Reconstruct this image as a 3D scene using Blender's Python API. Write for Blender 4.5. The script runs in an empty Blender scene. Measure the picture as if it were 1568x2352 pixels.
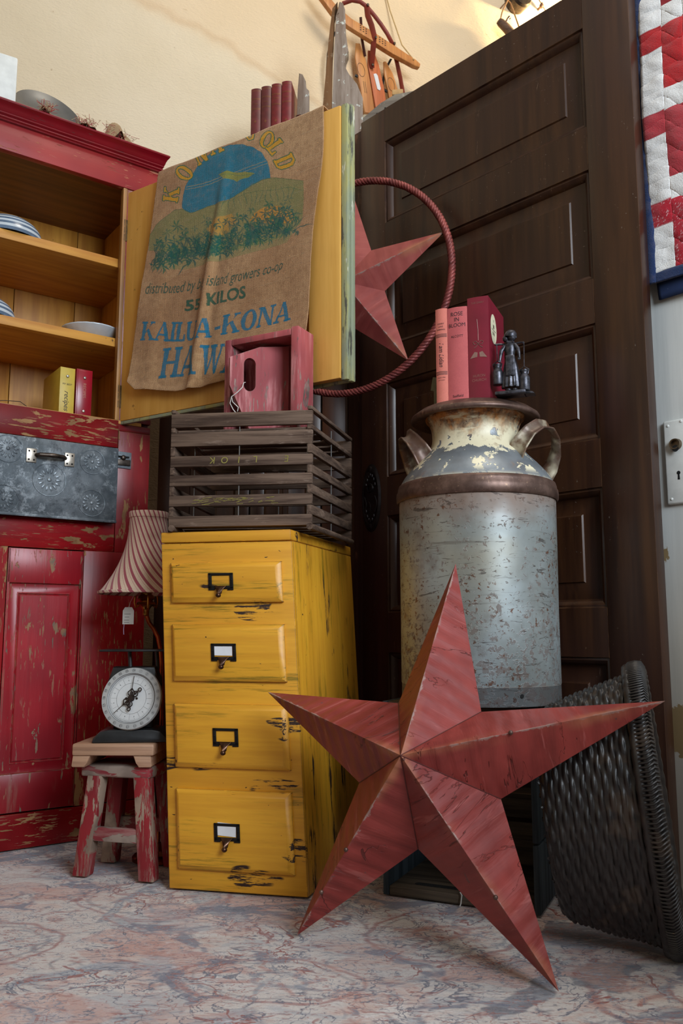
import bpy, bmesh, math, random
import numpy as np
from mathutils import Vector, Matrix

# ------------------------------------------------------------------ camera, world, lights, exposure
scn = bpy.context.scene
COL = scn.collection
PI = math.pi
cam = bpy.data.cameras.new('camera')
cam.sensor_fit = 'VERTICAL'; cam.sensor_height = 36.0; cam.sensor_width = 24.0
cam.lens = 1950/2352*36.0
cam.clip_start = .05
cam.dof.use_dof = True; cam.dof.focus_distance = 2.0; cam.dof.aperture_fstop = 9
camo = bpy.data.objects.new('camera', cam); COL.objects.link(camo)
camo.location = (0, 0, .57); camo.rotation_euler = (math.radians(98), 0, 0)
scn.camera = camo

scn.view_settings.view_transform = 'Standard'
scn.view_settings.look = 'None'
scn.view_settings.gamma = 1
scn.view_settings.use_curve_mapping = False
scn.view_settings.exposure = 0.92

world = bpy.data.worlds.new('room_ambience'); scn.world = world
world.use_nodes = True
# the rest of the shop as soft ambience: pale ceiling above, dim furniture and floor below
wn, wl = world.node_tree.nodes, world.node_tree.links
w_tc = wn.new('ShaderNodeTexCoord'); w_sp = wn.new('ShaderNodeSeparateXYZ'); w_rp = wn.new('ShaderNodeValToRGB')
wl.new(w_tc.outputs['Generated'], w_sp.inputs[0]); w_mr = wn.new('ShaderNodeMapRange'); w_mr.inputs['From Min'].default_value = -1
wl.new(w_sp.outputs[2], w_mr.inputs['Value']); wl.new(w_mr.outputs[0], w_rp.inputs[0]); wl.new(w_rp.outputs[0], wn['Background'].inputs[0])
w_rp.color_ramp.elements[0].position = .40; w_rp.color_ramp.elements[0].color = (.05, .04, .035, 1)
w_rp.color_ramp.elements[1].position = .72; w_rp.color_ramp.elements[1].color = (.34, .31, .28, 1)
wn['Background'].inputs[1].default_value = .55

def area(name, loc, target, sx, sy, power, color, spread=180):
    l = bpy.data.lights.new(name, 'AREA'); l.shape = 'RECTANGLE'; l.size = sx; l.size_y = sy
    l.energy = power; l.color = color; l.spread = math.radians(spread)
    o = bpy.data.objects.new(name, l); COL.objects.link(o); o.location = loc
    o.rotation_euler = (Vector(target)-Vector(loc)).to_track_quat('-Z', 'Y').to_euler()
    return o
# a tall shop window behind and to the right of the photographer, and a second one far to the left
area('window_daylight', (1.7, -1.1, 2.15), (0, 2.0, 1.15), 1.5, 1.4, 74, (.80, .90, 1.0))
area('left_window_daylight', (-2.6, -.6, 2.2), (0, 2.2, 1.5), 1.2, 1.3, 24, (1.0, .92, .82))
area('ceiling_lamp_glow', (.7, 1.6, 4.0), (.1, 3.3, 2.2), .8, .8, 15, (1.0, .90, .76))

# ------------------------------------------------------------------ helpers
def L(c):                                   # sRGB 0-255 -> linear
    return tuple(((v/255)/12.92 if v/255 <= .04045 else ((v/255+.055)/1.055)**2.4) for v in c)

class B:
    """mesh builder; everything in it becomes one mesh object"""
    def __init__(s): s.bm = bmesh.new(); s.uv = None
    def mark(s): return set(s.bm.verts)
    def xf(s, m, a=()):
        for v in s.bm.verts:
            if v not in a: v.co = m @ v.co
        return s
    def face(s, vs, mi=0):
        try:
            f = s.bm.faces.new(vs); f.material_index = mi; return f
        except ValueError: return None
    def poly(s, pts, mi=0):
        return s.face([s.bm.verts.new(p) for p in pts], mi)
    def box(s, x0, x1, y0, y1, z0, z1, mi=0, bev=0.0, seg=2, m=None):
        v = [s.bm.verts.new(p) for p in ((x0,y0,z0),(x1,y0,z0),(x1,y1,z0),(x0,y1,z0),(x0,y0,z1),(x1,y0,z1),(x1,y1,z1),(x0,y1,z1))]
        if m is not None:
            for q in v: q.co = m @ q.co
        fs = [s.face([v[i] for i in q], mi) for q in ((0,3,2,1),(4,5,6,7),(0,1,5,4),(1,2,6,5),(2,3,7,6),(3,0,4,7))]
        if bev > 0:
            es = list({e for f in fs for e in f.edges})
            r = bmesh.ops.bevel(s.bm, geom=es, offset=bev, segments=seg, profile=.5, affect='EDGES', clamp_overlap=True)
            for f in r['faces']: f.material_index = mi
        return s
    def prism(s, pts, d0, d1, f, mi=0, bev=0.0):
        """polygon pts (a,b) extruded d0..d1; f(a,b,d)->xyz"""
        lo = [s.bm.verts.new(f(a, b, d0)) for a, b in pts]; hi = [s.bm.verts.new(f(a, b, d1)) for a, b in pts]
        fs = [s.face(lo[::-1], mi), s.face(hi, mi)]
        n = len(pts)
        for i in range(n): fs.append(s.face([lo[i], lo[(i+1) % n], hi[(i+1) % n], hi[i]], mi))
        fs = [q for q in fs if q]
        if bev > 0:
            es = list({e for e in fs[0].edges} | {e for e in fs[1].edges})
            r = bmesh.ops.bevel(s.bm, geom=es, offset=bev, segments=2, profile=.5, affect='EDGES', clamp_overlap=True)
            for q in r['faces']: q.material_index = mi
        return s
    def lathe(s, prof, n=48, c=(0,0,0), mi=0, a0=0, a1=2*PI, ax=None, sc=(1,1)):
        full = abs(a1-a0-2*PI) < 1e-6
        k = n if full else n+1
        rings = []
        for r, z in prof:
            rings.append([s.bm.verts.new((c[0]+sc[0]*r*math.cos(a0+(a1-a0)*i/n), c[1]+sc[1]*r*math.sin(a0+(a1-a0)*i/n), c[2]+z)) for i in range(k)] if r > 1e-6 else [s.bm.verts.new((c[0], c[1], c[2]+z))])
        for p, q in zip(rings, rings[1:]):
            for i in range(n):
                j = (i+1) % k
                if len(p) == 1 and len(q) == 1: continue
                if len(p) == 1: s.face([p[0], q[j], q[i]], mi)
                elif len(q) == 1: s.face([p[i], p[j], q[0]], mi)
                else: s.face([p[i], p[j], q[j], q[i]], mi)
        return s
    def tube(s, path, r, n=10, mi=0, closed=False, cap=True, flat=1.0, twist=0):
        P = [Vector(p) for p in path]; N = len(P)
        R = r if hasattr(r, '__len__') else [r]*N
        rings = []; up = None
        for i in range(N):
            t = (P[(i+1) % N]-P[i-1]) if closed else (P[min(i+1, N-1)]-P[max(i-1, 0)])
            t = t.normalized() if t.length > 1e-9 else Vector((0,0,1))
            if up is None: up = t.orthogonal().normalized()
            up = (up-t*up.dot(t)); up = up.normalized() if up.length > 1e-6 else t.orthogonal().normalized()
            w = t.cross(up)
            rings.append([s.bm.verts.new(P[i]+(up*math.cos(2*PI*j/n+twist*i)*flat+w*math.sin(2*PI*j/n+twist*i))*R[i]) for j in range(n)])
        for i in range(N if closed else N-1):
            p, q = rings[i], rings[(i+1) % N]
            for j in range(n): s.face([p[j], p[(j+1) % n], q[(j+1) % n], q[j]], mi)
        if cap and not closed:
            s.face(rings[0][::-1], mi); s.face(rings[-1], mi)
        return s
    def grid(s, f, nu, nv, mi=0, cu=False):
        V = [[s.bm.verts.new(f(i/nu, j/nv)) for i in range(nu if cu else nu+1)] for j in range(nv+1)]
        for j in range(nv):
            for i in range(nu):
                k = (i+1) % nu if cu else i+1
                s.face([V[j][i], V[j][k], V[j+1][k], V[j+1][i]], mi)
        return s
    def sphere(s, c, r, n=14, mi=0):
        rr = r if hasattr(r, '__len__') else (r, r, r)
        a = s.mark()
        s.lathe([(math.sin(PI*i/(n//2)) if 0 < i < n//2 else 0, -math.cos(PI*i/(n//2))) for i in range(n//2+1)], n, (0,0,0), mi)
        return s.xf(Matrix.Translation(c) @ Matrix.Diagonal((rr[0], rr[1], rr[2], 1)), a)
    def text(s, st, size, f, mi=0, align='CENTER', bold=0.0, shear=0.0, sx=1.0):
        """lettering laid on a surface; f(x,y)->xyz"""
        tv, tf = text_tris(st, size, align, bold, shear)
        vs = [s.bm.verts.new(f(x*sx, y)) for x, y in tv]
        for q in tf: s.face([vs[i] for i in q], mi)
        return s

_tc = {}
def text_tris(st, size, align='CENTER', bold=0.0, shear=0.0):
    key = (st, size, align, bold, shear)
    if key in _tc: return _tc[key]
    cu = bpy.data.curves.new('lettering', 'FONT'); cu.body = st; cu.size = size; cu.align_x = align
    cu.offset = bold; cu.shear = shear; cu.resolution_u = 4; cu.fill_mode = 'FRONT'
    o = bpy.data.objects.new('lettering', cu); COL.objects.link(o)
    bpy.context.view_layer.update()
    me = o.to_mesh()
    me.calc_loop_triangles()
    tv = [(v.co.x, v.co.y) for v in me.vertices]; tf = [tuple(t.vertices) for t in me.loop_triangles]
    o.to_mesh_clear(); bpy.data.objects.remove(o); bpy.data.curves.remove(cu)
    _tc[key] = (tv, tf); return tv, tf

def obj(name, b, mats, parent=None, smooth=35, label=None, cat=None, group=None, kind=None, normals=True):
    me = bpy.data.meshes.new(name)
    if normals: bmesh.ops.recalc_face_normals(b.bm, faces=b.bm.faces)
    b.bm.to_mesh(me); b.bm.free()
    for m in (mats if isinstance(mats, (list, tuple)) else [mats]): me.materials.append(m)
    if smooth:
        me.polygons.foreach_set('use_smooth', [True]*len(me.polygons))
        me.set_sharp_from_angle(angle=math.radians(smooth))
    o = bpy.data.objects.new(name, me); COL.objects.link(o)
    if parent: o.parent = parent
    if label: o['label'] = label
    if cat: o['category'] = cat
    if group: o['group'] = group
    if kind: o['kind'] = kind
    return o

def thing(name, label, cat, loc=(0,0,0), rot=(0,0,0), group=None):
    o = bpy.data.objects.new(name, None); COL.objects.link(o); o.empty_display_size = .05
    o.location = loc
    o.rotation_euler = rot if hasattr(rot, '__len__') else (0, 0, rot)
    o['label'] = label; o['category'] = cat
    if group: o['group'] = group
    return o

def solidify(o, t, off=-1):
    m = o.modifiers.new('thickness', 'SOLIDIFY'); m.thickness = t; m.offset = off
    return o

def Rz(a): return Matrix.Rotation(a, 4, 'Z')
def Rx(a): return Matrix.Rotation(a, 4, 'X')
def Ry(a): return Matrix.Rotation(a, 4, 'Y')
def T(x, y, z): return Matrix.Translation((x, y, z))

# ------------------------------------------------------------------ materials
class G:
    def __init__(s, name):
        s.m = bpy.data.materials.new(name); s.m.use_nodes = True
        s.n = s.m.node_tree.nodes; s.l = s.m.node_tree.links
        s.b = s.n['Principled BSDF']
        s.tc = s.n.new('ShaderNodeTexCoord').outputs['Object']
        s.k = 0
    def nd(s, t, **kw):
        x = s.n.new(t)
        for a, v in kw.items(): setattr(x, a, v)
        return x
    def put(s, sock, v):
        if isinstance(v, bpy.types.NodeSocket): s.l.new(v, sock)
        elif v is not None: sock.default_value = v
    def mapv(s, scale, co=None, rot=(0,0,0)):
        mp = s.nd('ShaderNodeMapping'); s.put(mp.inputs['Vector'], co or s.tc)
        mp.inputs['Scale'].default_value = scale; mp.inputs['Rotation'].default_value = rot
        s.k += 7.31; mp.inputs['Location'].default_value = (s.k, s.k*1.7, -s.k*.6)
        return mp.outputs[0]
    def noise(s, scale, detail=4, rough=.6, dist=0.0, co=None, rot=(0,0,0)):
        sc = scale if hasattr(scale, '__len__') else (scale,)*3
        x = s.nd('ShaderNodeTexNoise'); s.put(x.inputs['Vector'], s.mapv(sc, co, rot))
        x.inputs['Scale'].default_value = 1; x.inputs['Detail'].default_value = detail
        x.inputs['Roughness'].default_value = rough; x.inputs['Distortion'].default_value = dist
        return x.outputs['Fac']
    def vor(s, scale, feature='F1', co=None, out='Distance', rand=1.0):
        sc = scale if hasattr(scale, '__len__') else (scale,)*3
        x = s.nd('ShaderNodeTexVoronoi', feature=feature); s.put(x.inputs['Vector'], s.mapv(sc, co))
        x.inputs['Scale'].default_value = 1; x.inputs['Randomness'].default_value = rand
        return x.outputs[out]
    def wave(s, scale, dist=2.0, detail=3, axis='X', co=None, dscale=1.0, prof='SIN'):
        x = s.nd('ShaderNodeTexWave', bands_direction=axis, wave_profile=prof); s.put(x.inputs['Vector'], co or s.tc)
        x.inputs['Scale'].default_value = scale; x.inputs['Distortion'].default_value = dist
        x.inputs['Detail'].default_value = detail; x.inputs['Detail Scale'].default_value = dscale
        return x.outputs['Fac']
    def step(s, v, lo, hi, a=0.0, b=1.0, smooth=True):
        x = s.nd('ShaderNodeMapRange', interpolation_type='SMOOTHSTEP' if smooth else 'LINEAR')
        s.put(x.inputs['Value'], v); x.inputs['From Min'].default_value = lo; x.inputs['From Max'].default_value = hi
        x.inputs['To Min'].default_value = a; x.inputs['To Max'].default_value = b
        return x.outputs[0]
    def math(s, op, a, b=None, c=None):
        x = s.nd('ShaderNodeMath', operation=op); s.put(x.inputs[0], a)
        if b is not None: s.put(x.inputs[1], b)
        if c is not None: s.put(x.inputs[2], c)
        return x.outputs[0]
    def mul(s, a, b): return s.math('MULTIPLY', a, b)
    def mx(s, a, b): return s.math('MAXIMUM', a, b)
    def col(s, c): return c if isinstance(c, bpy.types.NodeSocket) else (*L(c), 1)
    def mix(s, f, a, b, mode='MIX'):
        x = s.nd('ShaderNodeMix', data_type='RGBA', blend_type=mode)
        s.put(x.inputs[0], f); s.put(x.inputs[6], s.col(a)); s.put(x.inputs[7], s.col(b))
        return x.outputs[2]
    def sep(s, co=None):
        x = s.nd('ShaderNodeSeparateXYZ'); s.put(x.inputs[0], co or s.tc); return x.outputs
    def edge(s, r=.004, lo=.04, hi=.25):
        bv = s.nd('ShaderNodeBevel', samples=6); bv.inputs['Radius'].default_value = r
        ge = s.nd('ShaderNodeNewGeometry')
        d = s.nd('ShaderNodeVectorMath', operation='DOT_PRODUCT'); s.l.new(bv.outputs[0], d.inputs[0]); s.l.new(ge.outputs['Normal'], d.inputs[1])
        return s.step(s.math('SUBTRACT', 1.0, d.outputs['Value']), lo, hi)
    def attr(s, name):
        x = s.nd('ShaderNodeAttribute'); x.attribute_name = name; return x
    def fin(s, color, rough=.5, metal=0.0, bump=None, bs=.3, bd=.002, spec=None, coat=None, sheen=None, emit=None):
        s.put(s.b.inputs['Base Color'], s.col(color)); s.put(s.b.inputs['Roughness'], rough); s.put(s.b.inputs['Metallic'], metal)
        if spec is not None: s.b.inputs['Specular IOR Level'].default_value = spec
        if coat: s.b.inputs['Coat Weight'].default_value = coat; s.b.inputs['Coat Roughness'].default_value = .3
        if sheen: s.b.inputs['Sheen Weight'].default_value = sheen
        if bump is not None:
            x = s.nd('ShaderNodeBump'); x.inputs['Strength'].default_value = bs; x.inputs['Distance'].default_value = bd
            s.put(x.inputs['Height'], bump); s.l.new(x.outputs[0], s.b.inputs['Normal'])
        return s.m

def plain(name, c, rough=.5, metal=0.0, var=.15, sc=30, bs=.15):
    g = G(name); n = g.noise(sc, 4)
    d = tuple(v*(1-var) for v in c)
    return g.fin(g.mix(g.step(n, .3, .7), c, d), rough, metal, n, bs, .001)

def paint(name, base, dark, under, under2, grain, rough=.4, chip=.60, fleck=.66, edge=.5, rub=None, rubt=.60, gs=1.0, er=.004):
    """old brushed paint with chips; grain = axis index the wood runs along"""
    g = G(name)
    def sc(a, b): v = [b*gs]*3; v[grain] = a*gs; return tuple(v)
    big = g.noise(3, 3); streak = g.noise(sc(3, 60), 5, .65)
    c = g.mix(g.step(big, .35, .7), base, dark)
    c = g.mix(g.step(streak, .45, .75, 0, .5), c, dark)
    if rub:
        r = g.mul(g.step(g.noise(sc(5, 50), 5, .7), .45, .68), g.step(g.noise(sc(4, 11), 2), rubt, rubt+.12))
        c = g.mix(g.mul(r, .8), c, rub)
    chipn = g.noise(sc(9, 30), 6, .6, .3)
    zone = g.step(g.noise(4.5, 2), .42, .62, -.06, .05)
    chips = g.step(g.math('ADD', chipn, zone), chip-.045, chip-.03)
    fl = g.mul(g.step(g.noise(sc(22, 170), 3, .6), fleck-.066, fleck-.045), g.step(g.noise(sc(3, 9), 2), .42, .6))
    e = g.mul(g.edge(er), g.step(g.noise(sc(25, 60), 4, .7), .62-edge*.3, .72-edge*.3))
    m = g.mx(chips, g.mx(fl, e))
    uc = g.mix(g.step(g.noise(14, 3), .4, .6), under, under2)
    c = g.mix(m, c, uc)
    h = g.math('SUBTRACT', g.mul(streak, .5), m)
    return g.fin(c, g.step(m, 0, 1, rough, .75), 0, h, .5, .0012)

def wood(name, a, b, grain, rough=.6, s=1.0, spots=None, light=None, bs=.4, spec=.5):
    g = G(name)
    def sc(x, y): v = [y*s]*3; v[grain] = x*s; return tuple(v)
    n1 = g.noise(sc(2, 40), 5, .65, .4); n2 = g.noise(sc(6, 190), 4, .7)
    c = g.mix(g.step(n1, .35, .68), a, b)
    c = g.mix(g.step(n2, .5, .75, 0, .45), c, tuple(v*.5 for v in b))
    if light: c = g.mix(g.step(g.noise(sc(7, 24), 5, .7), .58, .72, 0, .7), c, light)
    if spots: c = g.mix(g.step(g.noise(55, 3, .6), .70, .73), c, spots)
    return g.fin(c, g.step(n1, .3, .7, rough*.85, min(1, rough*1.15)), 0, g.math('ADD', n1, g.mul(n2, .6)), bs, .0012, spec=spec)

# ---- canvases: artwork printed or woven into a fabric, sampled per vertex
class Canvas:
    def __init__(s, w, h): s.w, s.h = w, h; s.c = np.zeros((h, w, 4))
    def _win(s, xs, ys, pad=1):
        x0 = max(0, int(min(xs)-pad)); x1 = min(s.w, int(max(xs)+pad+2)); y0 = max(0, int(min(ys)-pad)); y1 = min(s.h, int(max(ys)+pad+2))
        if x1 <= x0 or y1 <= y0: return None
        Y, X = np.mgrid[y0:y1, x0:x1]; return x0, x1, y0, y1, X+.5, Y+.5
    def blend(s, w, m, col, a):
        x0, x1, y0, y1 = w[:4]; k = (m*a)[..., None]; t = s.c[y0:y1, x0:x1]
        lc = np.array(L(col)); aa = t[..., 3:4]; na = k+aa*(1-k)
        t[..., :3] = np.where(na > 1e-5, (lc*k+t[..., :3]*aa*(1-k))/np.maximum(na, 1e-5), t[..., :3]); t[..., 3:4] = na
    def poly(s, pts, col, a=1.0):
        xs = [p[0] for p in pts]; ys = [p[1] for p in pts]; w = s._win(xs, ys)
        if not w: return
        X, Y = w[4], w[5]; ins = np.zeros(X.shape, bool); n = len(pts)
        for i in range(n):
            x1, y1 = pts[i]; x2, y2 = pts[(i+1) % n]
            if y1 == y2: continue
            ins ^= ((y1 > Y) != (y2 > Y)) & (X < (x2-x1)*(Y-y1)/(y2-y1)+x1)
        s.blend(w, ins.astype(float), col, a)
    def stroke(s, pts, wd, col, a=1.0, taper=False):
        n = len(pts)-1
        w = s._win([p[0] for p in pts], [p[1] for p in pts], wd+1)
        if not w: return
        X, Y = w[4], w[5]; D = np.full(X.shape, 1e9)
        for i in range(n):
            (x1, y1), (x2, y2) = pts[i], pts[i+1]; dx, dy = x2-x1, y2-y1; q = dx*dx+dy*dy+1e-9
            t = np.clip(((X-x1)*dx+(Y-y1)*dy)/q, 0, 1); d = np.hypot(X-x1-t*dx, Y-y1-t*dy)
            k = 1.0
            if taper: k = np.clip(1-abs(2*(i+t)/n-1)**1.5, .12, 1)
            D = np.minimum(D, d-wd*.5*k)
        s.blend(w, np.clip(.5-D, 0, 1), col, a)
    def text(s, st, size, org, bx, up, col, a=1.0, bold=0.0, align='LEFT', path=None):
        tv, tf = text_tris(st, 1.0, align, bold)
        P = []
        for x, y in tv:
            x *= size; y *= size
            if path: ox, oy = path(x); P.append((ox+up[0]*y, oy+up[1]*y))
            else: P.append((org[0]+bx[0]*x+up[0]*y, org[1]+bx[1]*x+up[1]*y))
        if not P: return
        w = s._win([p[0] for p in P], [p[1] for p in P]); 
        if not w: return
        M = np.zeros(w[4].shape)
        for t in tf:
            q = [P[i] for i in t]; v = s._win([p[0] for p in q], [p[1] for p in q])
            if not v: continue
            X, Y = v[4], v[5]; e = []
            for i in range(3):
                (x1, y1), (x2, y2) = q[i], q[(i+1) % 3]; e.append((x2-x1)*(Y-y1)-(y2-y1)*(X-x1))
            ins = ((e[0] >= 0) & (e[1] >= 0) & (e[2] >= 0)) | ((e[0] <= 0) & (e[1] <= 0) & (e[2] <= 0))
            sub = M[v[2]-w[2]:v[3]-w[2], v[0]-w[0]:v[1]-w[0]]; np.maximum(sub, ins, out=sub)
        s.blend(w, M, col, a)
    def sample(s, X, Y):
        X = np.clip(X-.5, 0, s.w-1.01); Y = np.clip(Y-.5, 0, s.h-1.01); i = X.astype(int); j = Y.astype(int)
        fx = (X-i)[..., None]; fy = (Y-j)[..., None]
        i1 = np.minimum(i+1, s.w-1); j1 = np.minimum(j+1, s.h-1)
        return (s.c[j, i]*(1-fx)+s.c[j, i1]*fx)*(1-fy)+(s.c[j1, i]*(1-fx)+s.c[j1, i1]*fx)*fy

def np_sheet(name, P, col, mat, parent=None, closed=False):
    """dense sheet from an (nv,nu,3) array with a per-vertex print colour"""
    nv, nu = P.shape[:2]
    me = bpy.data.meshes.new(name)
    me.vertices.add(nu*nv); me.vertices.foreach_set('co', P.reshape(-1).astype(np.float32))
    idx = np.arange(nu*nv).reshape(nv, nu)
    q = np.stack([idx[:-1, :-1], idx[:-1, 1:], idx[1:, 1:], idx[1:, :-1]], -1).reshape(-1)
    nf = (nu-1)*(nv-1)
    me.loops.add(nf*4); me.loops.foreach_set('vertex_index', q.astype(np.int32))
    me.polygons.add(nf); me.polygons.foreach_set('loop_start', np.arange(0, nf*4, 4, dtype=np.int32))
    me.update(calc_edges=True)
    me.polygons.foreach_set('use_smooth', [True]*nf)
    if col is not None:
        at = me.color_attributes.new('print', 'FLOAT_COLOR', 'POINT'); at.data.foreach_set('color', col.reshape(-1).astype(np.float32))
    me.materials.append(mat)
    o = bpy.data.objects.new(name, me); COL.objects.link(o)
    if parent: o.parent = parent
    return o

def wob(X, Y, sd, n=5, f=1.0):
    r = random.Random(sd); o = np.zeros_like(X)
    for k in range(n):
        a = r.uniform(0, 2*PI); q = f*(1.7**k)*r.uniform(.8, 1.2); o += np.sin((X*math.cos(a)+Y*math.sin(a))*q+r.uniform(0, 6))/(1.6**k)
    return o
# ------------------------------------------------------------------ the setting
def plaster():
    g = G('cream_plaster')
    a = g.noise(1.1, 4, .6); f = g.noise((60, 60, 160), 3, .7); s = g.noise((14, 14, 70), 4, .7)
    c = g.mix(g.step(a, .35, .7), (222, 208, 182), (212, 197, 168))
    X = g.sep()
    # an old tide line running down across the plaster from a leak
    d = g.math('ADD', g.mul(X[0], .32), X[2]); d = g.math('ADD', d, g.mul(g.noise(2.2, 4, .6), .22))
    line = g.math('SUBTRACT', 1.0, g.step(g.math('ABSOLUTE', g.math('SUBTRACT', d, 3.14)), 0, .03))
    c = g.mix(g.step(d, 3.08, 3.16, 0, .35), c, (226, 194, 152))
    c = g.mix(g.mul(line, .22), c, (176, 132, 82))
    c = g.mix(g.step(s, .66, .76, 0, .35), c, (170, 138, 92))
    c = g.mix(g.step(g.noise(26, 3, .5), .73, .76, 0, .45), c, (150, 116, 78))
    h = g.math('ADD', f, g.noise(18, 4, .6))
    return g.fin(c, .85, 0, h, .55, .006)
M_plaster = plaster()
M_floor = wood('floorboards', (96, 66, 44), (66, 44, 30), 0)

b = B(); b.box(-3.5, 4.5, -2.2, 6.0, -.16, -.008); obj('floor', b, M_floor, smooth=0, kind='structure')
WA = math.radians(25)
WALL = T(-.851, 2.93, 0) @ Rz(WA)                      # back wall frame: X along the wall, -Y into the room
b = B(); b.box(-2.6, 4.6, 0, .15, -.008, 4.6); o = obj('wall_back', b, M_plaster, smooth=0, kind='structure'); o.matrix_world = WALL
b = B(); b.box(4.6, 4.75, -3.2, 0, -.008, 4.6); o = obj('wall_right', b, M_plaster, smooth=0, kind='structure'); o.matrix_world = WALL
b = B(); b.box(-2.75, -2.6, -3.2, .15, -.008, 4.6); o = obj('wall_left', b, M_plaster, smooth=0, kind='structure'); o.matrix_world = WALL

b = B(); b.box(.80, 1.35, .62, .92, -.008, .86, bev=.004); obj('added_shade_wall', b, M_plaster, kind='structure')     # unseen block, added to keep window light off the basket and white door

# dark door frame: X along the door to the right (towards the camera), +Y behind it, Z up
DA = math.atan2(-.727, .687)
DOOR = T(.0633, 2.5787, 0) @ Rz(DA)

def white_paint():
    g = G('white_door_paint')
    st = g.noise((60, 60, 3), 4, .6)
    c = g.mix(g.step(st, .3, .7), (226, 229, 226), (212, 216, 214))
    # shade over the lower part of the door, painted in as a buff tint
    X = g.sep(); zz = g.math('ADD', X[2], g.mul(g.noise(3.0, 3), .10))
    c = g.mix(g.step(zz, .55, .92, .5, 0), c, (186, 168, 140))
    # places where the paint has come away
    for cx, cz, r in ((.9266, .352, .034), (.905, .752, .016), (.975, .336, .034), (.897, .702, .011)):
        dx = g.math('SUBTRACT', X[0], cx); dz = g.math('SUBTRACT', X[2], cz)
        d = g.math('SQRT', g.math('ADD', g.mul(dx, dx), g.mul(g.mul(dz, dz), .35)))
        d = g.math('ADD', d, g.mul(g.math('SUBTRACT', g.noise(38, 3, .6), .5), .05))
        c = g.mix(g.step(d, r-.002, r, 1, 0), c, (158, 134, 96))
    return g.fin(c, .5, 0, st, .2, .001)
M_white = white_paint()
M_lockwhite = plain('painted_lock_plate', (218, 220, 216), .45, 0, .06)
M_brass_dull = plain('worn_brass', (120, 104, 84), .35, .9)
M_black = plain('black_hole', (8, 7, 7), .9)
b = B()
b.box(.75, 1.85, .085, .125, -.004, 2.60, bev=.003)
door1 = obj('door_1', b, M_white, kind='structure'); door1.matrix_world = DOOR
b = B()
b.box(.9300, 1.022, .0745, .085, .8605, 1.0600, bev=.006, seg=3)
for x, z in ((.943, 1.047), (.975, 1.053), (.943, .8735), (1.010, .8735)): b.sphere((x, .0745, z), (.0035, .002, .0035), 8)
lp = obj('lock_plate', b, M_lockwhite, door1); 
b = B()
a = b.mark(); b.lathe([(.0, .001), (.009, .001), (.0095, .010), (.0125, .0105), (.0135, .006), (.014, 0)], 24)
b.xf(T(.9606, .0745, .9999) @ Rx(PI/2), a)
obj('knob_socket', b, M_brass_dull, lp)
b = B()
a = b.mark(); b.lathe([(.0, 0), (.0045, 0)], 16, (0, 0, 0)); b.poly([(-.0018, 0, 0), (.0018, 0, 0), (.0028, -.016, 0), (-.0028, -.016, 0)]); b.lathe([(0, .0095), (.008, .0095)], 16, (0, .056, 0))
b.xf(T(.9627, .0741, .9330) @ Rx(PI/2), a)
obj('keyhole', b, M_black, lp)

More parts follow.
